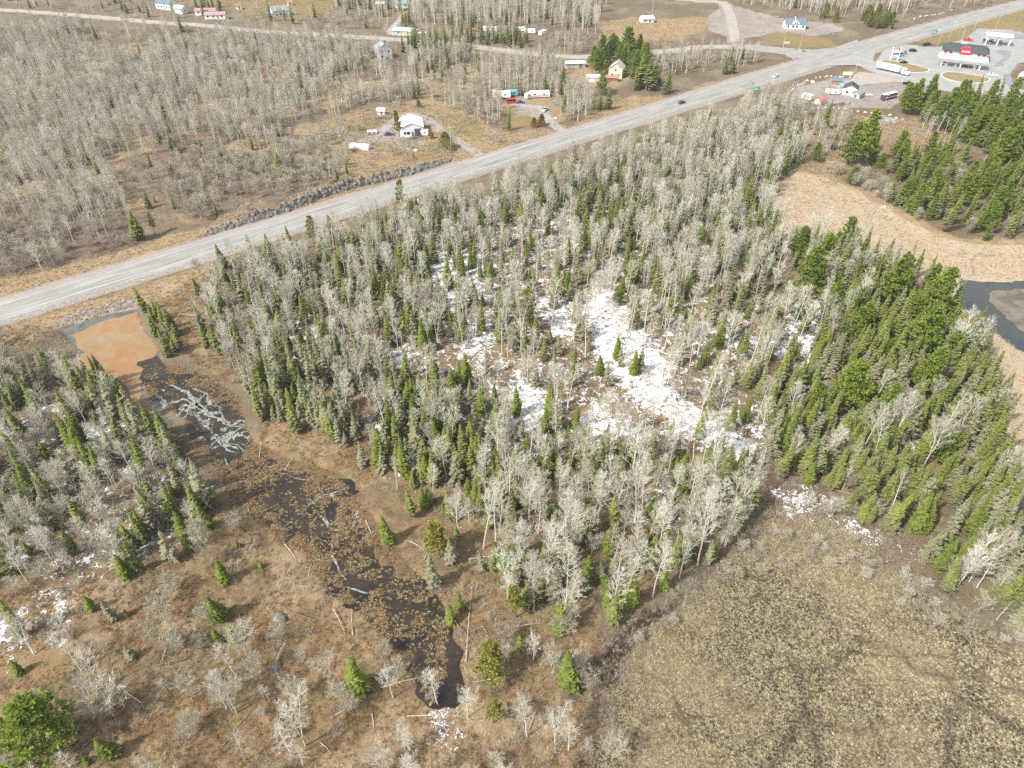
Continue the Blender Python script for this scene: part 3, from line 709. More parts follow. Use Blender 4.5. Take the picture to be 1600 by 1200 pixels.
def bare_tree(seed, H=16.0, spread=3.0, start=.38, nb=26, stems=1, twig_w=.015, up=.9, dens=1.0):
    rs = random.Random(seed); tr = MB(); cr = MB()
    for s_ in range(stems):
        Hs = H * (1 if s_ == 0 else rs.uniform(.7, .95)); P = bark_path(rs, Hs, (1.2 if stems == 1 else 3.6) * rs.uniform(.3, 1) * H / 16, .15)
        if stems > 1: P = [q + Vector((rs.uniform(-.1, .1), rs.uniform(-.1, .1), 0)) for q in P]
        r0 = .0105 * Hs
        for i in range(len(P) - 1):
            a = i / (len(P) - 1); c_ = (i + 1) / (len(P) - 1)
            tr.tube(P[i], P[i + 1], r0 * (1 - a * .88), r0 * (1 - c_ * .88), 5)
        for k in range(int(nb / stems ** .5)):
            t = start + (1 - start) * ((k + rs.random()) / (nb / stems ** .5)) ** .9; t = min(t, .985)
            p = at_path(P, t); w = k * 2.4 + rs.uniform(-.5, .5)
            u = (t - start) / (1 - start); L = spread * (.35 + .9 * math.sin(math.pi * min(1, u * .78 + .16))) * rs.uniform(.7, 1.15) * (1 - u ** 4 * .5)
            d = Vector((math.cos(w), math.sin(w), up * rs.uniform(.7, 1.3) + u * .6)).normalized()
            segs = [p]; q = p.copy()
            for j in range(3):
                q = q + d * (L / 3); d = (d + Vector((rs.gauss(0, .13), rs.gauss(0, .13), .16))).normalized(); segs.append(q.copy())
            rb = .0027 * Hs * (1 - u * .5)
            for j in range(3): tr.tube(segs[j], segs[j + 1], rb * (1 - j * .28), rb * (1 - (j + 1) * .28), 3)
            for j in range(int((3 + L * 1.7) * dens)):
                f = rs.uniform(.22, 1); p1 = at_path(segs, f); dd = (segs[-1] - segs[0]).normalized()
                d2 = (dd * .9 + Vector((rs.gauss(0, .55), rs.gauss(0, .55), rs.gauss(.25, .3)))).normalized(); l2 = L * rs.uniform(.22, .42) * (1.15 - f * .4)
                p2 = p1 + d2 * l2; cr.tube(p1, p2, .015, .008, 3)
                for m_ in range(8):
                    p3 = p1.lerp(p2, rs.uniform(.2, 1)); d3 = (d2 + Vector((rs.gauss(0, .6), rs.gauss(0, .6), rs.gauss(.2, .4)))).normalized() * rs.uniform(.4, 1.05)
                    sd = d3.cross(Vector((rs.gauss(0, 1), rs.gauss(0, 1), rs.gauss(0, 1)))).normalized() * twig_w
                    cr.face([p3 - sd, p3 + sd, p3 + d3])
    return tr, cr

def spruce_tree(seed, H=12.0, Rr=1.95, base=.06, full=1.0, droop=.25, ragged=.25):
    rs = random.Random(seed); tr = MB(); cr = MB(); P = bark_path(rs, H, .25, .1, 4, .08)
    for i in range(4): tr.tube(P[i], P[i + 1], .012 * H * (1 - i * .24), .012 * H * (1 - (i + 1) * .24), 5)
    nl = int(H * 3.0)
    for k in range(nl):
        t = base + (1 - base) * (k + rs.random()) / nl; z = t
        rad = Rr * ((1 - t) ** .8 * (1 - .25 * math.exp(-((t - base) / .12) ** 2))) + .08
        p = at_path(P, min(t, .99)); n = max(4, int((5 + rad * 2.2) * full)); w0 = rs.uniform(0, 6.3)
        for j in range(n):
            w = w0 + j * 6.283 / n + rs.uniform(-.3, .3); r_ = rad * rs.uniform(1 - ragged * 1.6, 1 + ragged) * (1 + .22 * math.sin(w + seed + t * 5)) * (.55 if rs.random() < ragged * .25 else 1)
            d = Vector((math.cos(w), math.sin(w), 0)); sdv = Vector((-d.y, d.x, 0))
            a = p + d * .05; m_ = p + d * r_ * .55 + Vector((0, 0, -droop * r_ * .35 + rs.uniform(-.06, .06))); e = p + d * r_ + Vector((0, 0, -droop * r_ * .8 + .12 + rs.uniform(-.08, .08)))
            wd = .20 + r_ * .17
            cr.face([a, m_ - sdv * wd + Vector((0, 0, -.10)), e, m_ + sdv * wd + Vector((0, 0, -.10))])
            for s_ in (-1, 1):
                q = a.lerp(m_, rs.uniform(.45, 1.0)); e2 = q + (d * .5 + sdv * s_ * .75).normalized() * r_ * rs.uniform(.28, .48) + Vector((0, 0, rs.uniform(-.14, .08)))
                n2 = (e2 - q).cross(Vector((0, 0, 1))).normalized() * wd * .5
                cr.face([q, q.lerp(e2, .5) - n2, e2, q.lerp(e2, .5) + n2 + Vector((0, 0, -.06))])
    return tr, cr

def tuft_at(cr, rs, c_, size, n, out):
    for _ in range(n):
        d = Vector((rs.gauss(0, 1), rs.gauss(0, 1), rs.gauss(.35, .7))).normalized(); d = (d + out * .55).normalized()
        e = c_ + d * size * rs.uniform(.7, 1.25); s_ = d.cross(Vector((rs.gauss(0, 1), rs.gauss(0, 1), rs.gauss(0, 1)))).normalized() * size * .26
        m_ = c_.lerp(e, .55); cr.face([c_, m_ - s_, e, m_ + s_])
def pine_tree(seed, H=15.0, Rr=3.4, base=.22, nb=54, shape=.6, tsize=.62):
    rs = random.Random(seed); tr = MB(); cr = MB(); P = bark_path(rs, H, .6, .15, 6, .15)
    for i in range(6): tr.tube(P[i], P[i + 1], .014 * H * (1 - i * .15), .014 * H * (1 - (i + 1) * .15), 6)
    for k in range(nb):
        t = base + (1 - base) * (k + .5) / nb; p = at_path(P, min(t, .98)); w = k * 2.399 + rs.uniform(-.4, .4)
        L = Rr * ((1 - t) ** shape) * rs.uniform(.62, 1.18) + .35
        up_ = .12 + t * .5 + rs.uniform(-.08, .12); d = Vector((math.cos(w), math.sin(w), up_)).normalized(); e = p + d * L
        tr.tube(p, e, .05, .02, 3); sdv = Vector((-math.sin(w), math.cos(w), 0))
        for j in range(int(4 + L * 3.4)):
            f = rs.uniform(.28, 1.05); c_ = p + d * L * f + sdv * rs.gauss(0, .2 * L * (1.15 - f * .55)) + Vector((0, 0, rs.uniform(-.05, .3)))
            tuft_at(cr, rs, c_, tsize * rs.uniform(.7, 1.1), 8, d)
    for _ in range(5): tuft_at(cr, rs, P[-1] + Vector((rs.gauss(0, .15), rs.gauss(0, .15), rs.uniform(-.5, .1))), tsize, 8, Vector((0, 0, 1)))
    return tr, cr
def round_tree(seed, H=6.0, Rr=2.4, dens=1.0, pointed=.6):
    rs = random.Random(seed); tr = MB(); cr = MB(); tr.tube((0, 0, -.3), (0, 0, H * .7), .14, .05, 5)
    n = int(1500 * dens)
    for _ in range(n):
        t = rs.random() ** .8; rad = Rr * (math.sin(math.pi * min(1, (1 - t) * pointed + .5 * (1 - pointed) * (1 - t) + .02)) ** .8 if pointed < 1 else (1 - t) ** .75)
        rad = Rr * ((1 - t) ** pointed) * min(1, (t + .07) * 6) ** .5
        rad *= 1 + .16 * math.sin(t * 21 + seed) ; w = rs.uniform(0, 6.283); rad *= 1 + .12 * math.sin(w * 3 + t * 9 + seed)
        rr = rad * rs.uniform(.72, 1.03); c_ = Vector((math.cos(w) * rr, math.sin(w) * rr, H * t))
        o = Vector((math.cos(w), math.sin(w), .7)); s_ = .30 * rs.uniform(.6, 1.2)
        u = o.cross(Vector((0, 0, 1))).normalized(); e = c_ + (o.normalized() + Vector((rs.gauss(0, .4), rs.gauss(0, .4), rs.gauss(.2, .4)))) * s_
        v = u * s_ * .6
        cr.face([c_ - v * .3, c_.lerp(e, .5) - v, e, c_.lerp(e, .5) + v])
    return tr, cr

PROTO = {}      # kind -> list of (trunk mesh, crown mesh, height)
def proto(kind, builds, bark, leaf):
    L = []
    for i, (tr, cr, H) in enumerate(builds): L.append((tr.mesh(kind + '_trunk', bark), cr.mesh(kind + '_crown', leaf), H, tr, cr))
    PROTO[kind] = (L, bark, leaf)
def B_(f, H, **k):
    t, c_ = f(H=H, **k); return (t, c_, H)
proto('birch', [B_(bare_tree, 17, seed=1), B_(bare_tree, 15, seed=2, spread=2.6, start=.45), B_(bare_tree, 18, seed=3, spread=3.3, start=.3), B_(bare_tree, 14, seed=4, spread=2.7, stems=2), B_(bare_tree, 16, seed=5, spread=2.4, start=.5, nb=22), B_(bare_tree, 16, seed=6, spread=3.4, start=.34, nb=30)], 'pale_bark', 'pale_twigs')
proto('aspen', [B_(bare_tree, 15, seed=11, spread=1.9, start=.45, nb=20), B_(bare_tree, 16, seed=12, spread=1.7, start=.5, nb=18), B_(bare_tree, 14, seed=13, spread=2.2, start=.35), B_(bare_tree, 13, seed=14, spread=2.0, stems=3, start=.4)], 'pale_bark', 'tan_twigs')
proto('alder', [B_(bare_tree, 5.5, seed=21, spread=1.9, start=.12, nb=20, stems=4, twig_w=.018), B_(bare_tree, 6.5, seed=22, spread=2.3, start=.15, nb=22, stems=3, twig_w=.018), B_(bare_tree, 7, seed=23, spread=2.6, start=.2, nb=24, stems=2, twig_w=.02)], 'tan_twigs', 'tan_twigs')
proto('snag', [B_(bare_tree, 11, seed=31, spread=1.4, start=.3, nb=14, dens=.3), B_(bare_tree, 9, seed=32, spread=1.1, start=.25, nb=12, dens=.2)], 'pale_bark', 'pale_bark')
proto('spruce', [B_(spruce_tree, 12, seed=41), B_(spruce_tree, 13, seed=42, Rr=1.6, ragged=.35), B_(spruce_tree, 11, seed=43, Rr=2.2), B_(spruce_tree, 13, seed=45, Rr=2.3, ragged=.4, base=.1), B_(spruce_tree, 10, seed=46, Rr=2.0, ragged=.2), B_(spruce_tree, 12, seed=44, Rr=1.8, base=.14, ragged=.32)], 'conifer_bark', 'spruce_needles')
proto('grey_spruce', [B_(spruce_tree, 12, seed=51, Rr=1.8, full=.72, ragged=.4), B_(spruce_tree, 11, seed=54, Rr=2.3, full=.6, ragged=.5), B_(spruce_tree, 12, seed=52, Rr=1.5, full=.75, ragged=.4), B_(spruce_tree, 11, seed=53, Rr=2.1, full=.7, ragged=.42)], 'conifer_bark', 'grey_spruce_needles')
proto('fir', [B_(spruce_tree, 10, seed=61, Rr=1.9, full=1.2, ragged=.15, droop=.12), B_(spruce_tree, 9, seed=62, Rr=1.75, full=1.2, ragged=.18, droop=.1), B_(spruce_tree, 11, seed=63, Rr=1.6, full=1.1, ragged=.2)], 'conifer_bark', 'bright_needles')
proto('pine', [B_(pine_tree, 15, seed=71, Rr=4.0, nb=62), B_(pine_tree, 16, seed=72, Rr=3.8, base=.25, nb=60), B_(pine_tree, 13, seed=73, Rr=4.0, base=.12, shape=.5), B_(pine_tree, 12, seed=74, Rr=3.0, base=.1, shape=.7)], 'conifer_bark', 'pine_needles')
proto('olive_pine', [B_(pine_tree, 12, seed=81, Rr=2.6, nb=34, base=.25), B_(pine_tree, 13, seed=82, Rr=2.3, nb=32, base=.35)], 'conifer_bark', 'olive_needles')
proto('cedar', [B_(round_tree, 6, seed=91, dens=1.2, pointed=.55), B_(round_tree, 7, seed=92, Rr=1.7, pointed=.7), B_(round_tree, 4, seed=93, Rr=1.8, pointed=.5)], 'conifer_bark', 'olive_needles')
proto('rust_cedar', [B_(round_tree, 4.5, seed=95, Rr=2.0, pointed=.5)], 'conifer_bark', 'rust_needles')

# ------------------------------------------------------------------ where the trees stand: (polygon of the photograph, {kind: trees per square metre}, height range)
NOTREE = [POND_A, POND_E, POND_F, POND_G, MARSH_C, MARSH_D, YARD_LOT, STATION, SAND, HOUSE_LAWN, FIELD_R]
Z = []
def zone(poly, dens, hb=(11, 17), hc=(8, 13), clump=.5): Z.append((poly, dens, hb, hc, clump))
UPL = [(-60,45),(180,42),(400,60),(560,74),(700,84),(860,100),(885,140),(860,150),(790,150),(762,170),(740,172),(660,158),(600,164),(545,172),(480,200),(440,240),(300,228),(170,248),(195,300),(215,355),(120,348),(30,340),(-60,350)]
zone(UPL, dict(aspen=.046, birch=.012, spruce=.0022, alder=.025), (7, 12.5), clump=2.0)
zone([(-60,120),(200,100),(430,90),(560,110),(470,200),(300,225),(160,245),(200,340),(-60,350)], dict(birch=.012, aspen=.018), (8, 13.5), clump=1.2)
zone([(400,70),(560,80),(560,120),(420,110)], dict(spruce=.004), hc=(7, 12))
zone([(640,60),(830,60),(830,75),(640,88)], dict(spruce=.030, aspen=.02), (10, 14), (9, 14))
zone([(660,90),(740,100),(740,130),(650,130)], dict(spruce=.006))
zone(K2, dict(aspen=.004, alder=.014, spruce=.0022), (6, 10), (5, 8))
zone([(220,300),(330,255),(440,250),(470,300),(390,320),(300,350)], dict(alder=.03, aspen=.008), (6, 9))
zone(BRUSH_UL, dict(alder=.04, aspen=.012, birch=.006), (8, 13), clump=1.2)
zone(K1, dict(alder=.003, aspen=.001), (7, 10))
zone([(445,240),(530,200),(560,230),(540,290),(470,300)], dict(alder=.03, aspen=.01), (7, 11))
zone([(690,160),(790,155),(790,200),(740,190),(700,176)], dict(aspen=.03, alder=.02), (9, 13))
zone([(862,150),(930,140),(935,165),(925,185),(890,192),(872,180)], dict(aspen=.06, alder=.02, spruce=.004), (9, 14), (8, 12))
zone([(800,105),(880,105),(880,145),(800,148),(760,140)], dict(aspen=.045), (10, 15))
zone([(1010,98),(1090,88),(1180,86),(1190,100),(1120,112),(1060,125),(1010,118)], dict(aspen=.035, alder=.02, spruce=.004), (9, 13), (7, 11))
zone([(925,95),(1015,90),(1025,125),(1000,150),(930,150)], dict(spruce=.008, pine=.010), hc=(11, 17))
# far woods along the top
zone([(500,-52),(960,-52),(940,40),(930,60),(850,40),(760,50),(640,50),(560,20),(520,10)], dict(aspen=.016, birch=.008, spruce=.0035), (12, 18), (9, 14), .4)
zone([(380,22),(560,22),(600,45),(500,44),(400,38)], dict(aspen=.012, alder=.012, spruce=.002), (7, 12))
zone([(400,58),(520,62),(560,74),(400,66)], dict(alder=.02), (4, 7))
zone([(835,90),(845,60),(930,78),(940,60),(960,70),(1040,76),(950,86),(860,92)], dict(aspen=.012, alder=.02), (7, 12))
zone([(1160,-52),(1440,-52),(1440,0),(1410,30),(1345,30),(1300,26),(1240,16),(1160,8)], dict(aspen=.018, birch=.012, spruce=.001), (13, 19))
zone([(960,-52),(1160,-52),(1160,0),(1090,-6),(960,-6)], dict(aspen=.01, spruce=.003), (11, 16))
zone([(1440,-52),(1700,-52),(1700,-45),(1600,-6),(1500,16),(1430,20)], dict(aspen=.006, alder=.006), (8, 13))
zone([(1280,28),(1300,26),(1316,36),(1300,44),(1284,40)], dict(cedar=.02, spruce=.015), hc=(6, 10))
zone([(1345,28),(1392,30),(1394,44),(1350,46)], dict(cedar=.02, spruce=.03), hc=(7, 11))
zone([(-200,-52),(240,-52),(240,16),(300,26),(250,30),(100,16),(-200,12)], dict(aspen=.014, spruce=.003), (9, 14))
zone([(240,-52),(500,-52),(520,-10),(400,-6),(300,-4)], dict(aspen=.006, spruce=.004), (9, 14), (9, 14))
zone([(300,8),(345,10),(345,22),(310,26)], dict(spruce=.012), hc=(9, 13))
# woods between the highway and the wetlands
CF = [(395,415),(480,388),(600,352),(760,305),(860,272),(960,245),(1080,208),(1180,186),(1235,190),(1262,240),(1215,290),(1205,330),(1215,385),(1300,395),(1420,440),(1500,500),(1540,560),(1560,640),(1572,720),(1590,840),(1610,950),(1640,1000),(1500,955),(1400,870),(1340,828),(1270,775),(1190,765),(1165,845),(1080,915),(975,975),(880,985),(800,950),(720,870),(650,800),(600,760),(560,720),(480,690),(400,640),(375,580),(300,530),(330,470)]
zone(CF, dict(birch=.013, aspen=.004, spruce=.012, grey_spruce=.012, fir=.0045, snag=.0012), (9, 15.5), (6, 12), .9)
zone([(560,370),(760,310),(960,250),(1180,195),(1240,230),(1200,300),(1000,330),(800,350),(640,420)], dict(aspen=.026, birch=.006, grey_spruce=.011, spruce=.009), (9, 14), (7, 12), .5)
zone([(950,330),(1200,300),(1215,400),(1200,520),(1080,500),(1000,430)], dict(birch=.014, spruce=.014, grey_spruce=.012), (9, 14), (7, 12))
zone([(400,430),(640,380),(700,480),(640,560),(520,620),(420,600)], dict(birch=.010, grey_spruce=.012, spruce=.008), (9, 14.5), (7, 12))
zone([(375,600),(460,560),(560,600),(560,700),(480,690),(400,650)], dict(grey_spruce=.035, spruce=.008), hc=(9, 14))
zone([(600,640),(760,600),(880,640),(900,760),(740,780),(640,760)], dict(spruce=.016, fir=.010, grey_spruce=.012), hc=(8, 12))
zone([(740,700),(1160,700),(1170,850),(1060,930),(960,980),(860,990),(780,900)], dict(birch=.022, fir=.009, spruce=.006), (11, 17), (6, 11), .5)
zone([(1180,600),(1280,540),(1440,560),(1560,600),(1580,840),(1620,980),(1500,950),(1400,860),(1270,765),(1190,750)], dict(spruce=.026, grey_spruce=.014, fir=.005, alder=.01), (10, 14), (7, 13), .8)
zone([(1240,400),(1330,395),(1440,440),(1505,510),(1540,570),(1500,600),(1380,580),(1290,500)], dict(spruce=.022, grey_spruce=.012, pine=.003), hc=(9, 14))
zone([(1490,520),(1540,560),(1580,720),(1620,990),(1560,970),(1520,800),(1500,640)], dict(spruce=.03, grey_spruce=.02), hc=(9, 13), clump=.2)
zone([(535,640),(600,640),(700,720),(740,800),(760,900),(700,880),(640,830),(590,780),(560,730)], dict(grey_spruce=.012, spruce=.006, fir=.003, birch=.002), (8, 12), (6, 11), .9)
zone([(300,560),(372,600),(380,660),(360,620)], dict(spruce=.012), hc=(5, 9))
zone([(340,440),(440,420),(440,560),(380,590),(300,530)], dict(spruce=.008, grey_spruce=.006, birch=.004, alder=.01), (7, 12), (5, 11), .8)
zone([(1200,745),(1300,790),(1400,850),(1500,930),(1480,950),(1340,850),(1200,790)], dict(grey_spruce=.008, alder=.03), (3, 6), (5, 8))
# north east pines
zone([(1400,170),(1500,165),(1700,170),(1700,310),(1600,290),(1520,235),(1440,195)], dict(pine=.013, spruce=.004, aspen=.003), (9, 13), (11, 18), .3)
zone([(1400,235),(1480,240),(1560,270),(1700,300),(1700,372),(1500,378),(1430,350),(1380,315),(1400,280)], dict(pine=.007, spruce=.010, fir=.005, alder=.006), hc=(9, 15), clump=.8)
zone([(1260,240),(1320,262),(1400,300),(1420,330),(1380,320),(1300,286)], dict(alder=.03, pine=.002), (3, 6), (7, 10))
zone([(1310,215),(1370,225),(1420,250),(1400,290),(1350,262)], dict(pine=.008, spruce=.008), hc=(9, 14))
zone([(1430,180),(1500,200),(1500,235),(1450,215)], dict(aspen=.05), (8, 12))
zone([(1180,180),(1240,170),(1330,190),(1320,235),(1262,250),(1240,220)], dict(aspen=.016, alder=.015, spruce=.003), (9, 13))
zone([(1150,165),(1240,150),(1262,170),(1235,200),(1180,188)], dict(aspen=.035, alder=.02), (9, 13))
zone([(1690,150),(2100,150),(2100,420),(1700,360)], dict(pine=.01, spruce=.008))
# west wood
WF = [(-80,600),(30,585),(120,600),(190,630),(240,650),(290,700),(345,760),(352,820),(320,860),(220,900),(120,930),(60,930),(-80,930)]
zone(WF, dict(spruce=.011, grey_spruce=.014, birch=.015, alder=.03, fir=.004), (8, 14), (7, 13), 1.2)
zone([(100,590),(200,625),(290,700),(350,790),(300,850),(230,780),(150,680)], dict(spruce=.010, grey_spruce=.013), hc=(8, 14), clump=.6)
zone([(-60,800),(100,850),(60,1060),(-60,1060)], dict(birch=.008, spruce=.006), (8, 12))
zone([(225,480),(285,540),(290,560),(262,565),(235,530)], dict(spruce=.05), hc=(7, 11), clump=.1)
zone([(120,590),(190,605),(235,660),(200,660),(140,625)], dict(spruce=.05), hc=(8, 12), clump=.1)
zone([(-60,520),(100,560),(80,600),(-60,600)], dict(alder=.03), (4, 7))
zone(OPEN_SW, dict(birch=.0016, spruce=.0010, alder=.004), (8, 13), (5, 9))
zone([(60,900),(340,850),(420,960),(300,1080),(120,1060)], dict(birch=.005, alder=.014, spruce=.0014, fir=.001, grey_spruce=.0012), (7, 11), (4, 8), .9)
zone(BOTTOM, dict(fir=.0008, spruce=.0007, alder=.003), (4, 6), (2, 5), .9)
zone([(120,1060),(420,980),(600,1080),(860,1060),(930,1140),(920,1400),(100,1400)], dict(birch=.008, alder=.011), (8, 13), clump=.9)
zone([(-60,1130),(200,1130),(200,1300),(-60,1300)], dict(birch=.012, alder=.02), (8, 12))
zone([(700,960),(960,1000),(940,1100),(800,1080)], dict(birch=.004, alder=.02), (6, 9))
zone([(950,990),(1080,920),(1180,830),(1360,850),(1500,960),(1620,1010),(1500,1000),(1300,900),(1150,900),(1040,980),(980,1040)], dict(alder=.07), (1.6, 3.2), clump=.6)

RS = np.random.default_rng(5)
CORE = [[(680,390),(820,360),(1160,420),(1230,560),(1200,730),(1000,740),(760,690),(640,560)]]
DENS = dict(birch=1.85, aspen=1.1, spruce=1.75, grey_spruce=1.9, fir=2.3, pine=1.25, alder=1.2)
trees = []          # (kind, x, y, z, height, variant, rot)
hcut = lambda X, Y: ldist(HWY, X, Y) - hw_half(X)
for zi, (poly, dens, hb, hc, clump) in enumerate(Z):
    q = GA(poly); lo, hi = q.min(0), q.max(0)
    for kind, dn in dens.items():
        dn = dn * DENS.get(kind, 1.0) * (1.0 if poly[0][1] > 150 else .85); cell = 1 / math.sqrt(dn)
        nxg = int((hi[0] - lo[0]) / cell) + 1; nyg = int((hi[1] - lo[1]) / cell) + 1
        if nxg * nyg > 60000: continue
        X, Y = np.meshgrid(lo[0] + np.arange(nxg) * cell, lo[1] + np.arange(nyg) * cell)
        X = (X + RS.uniform(-.5, .5, X.shape) * cell * 1.5).ravel(); Y = (Y + RS.uniform(-.5, .5, Y.shape) * cell * 1.5).ravel()
        keep = sdist(q, X, Y) + (fbm(X, Y, 8, zi) - .5) * 5 > 0
        cl = fbm(X, Y, 15 if poly is not UPL else 26, 77 + (len(kind) if poly is not UPL else 0), 2)
        keep &= RS.random(X.shape) < np.clip(1 + clump * (cl - .5) * 5, .12, 1.0)
        X, Y = X[keep], Y[keep]
        if not len(X): continue
        bad = np.zeros(X.shape, bool)
        for p_ in NOTREE:
            if kind == 'alder' and p_ is MARSH_C: continue
            bad |= sdist(GA(p_), X, Y) > (-1.5)
        sdc = sdist(GA(CHAN), X, Y); bad |= (sdc > 1.0)
        bad |= hcut(X, Y) < (5.5 if kind != 'alder' else 4.5)
        for L_, w_ in ((SIDE, 6), (DRIVE1, 4), (DRIVE2, 4), (ROAD3, 6), (ACCESS, 9), (DRIVE4, 4)): bad |= ldist(L_, X, Y) < w_
        if kind not in ('alder',):
            os_ = mk(OPENSNOW, X, Y, 5, 3); bad |= RS.random(X.shape) < os_ * (.72 if kind in ('spruce', 'grey_spruce', 'fir') else .0)
        if kind in ('spruce', 'grey_spruce'): bad |= RS.random(X.shape) < mk(CORE, X, Y, 6, 4) * .4
        if kind == 'birch': bad |= RS.random(X.shape) < mk([[(1200,560),(1290,500),(1500,500),(1640,800),(1640,1000),(1400,880),(1250,760),(1190,690)]], X, Y, 6, 4) * .72
        px, py, zc = pix(X, Y)
        bad |= (px < -260) | (px > 1860) | (py > 1500)
        X, Y = X[~bad], Y[~bad]
        Zg = ground_h(X, Y)
        bareish = kind in ('birch', 'aspen', 'alder')
        h0, h1 = hb if bareish else hc
        if kind == 'alder': h0, h1 = (min(h0, 4.0), min(h1, 7.0)) if h1 > 4 else (h0, h1)
        for x, y, z in zip(X, Y, Zg):
            h = RS.uniform(h0, h1) * (1 if RS.random() < .68 else RS.uniform(.45, .9) if RS.random() < .8 else 1.18)
            trees.append([kind, x, y, z - .08, h, int(RS.integers(0, 99)), RS.uniform(0, 6.28), None])

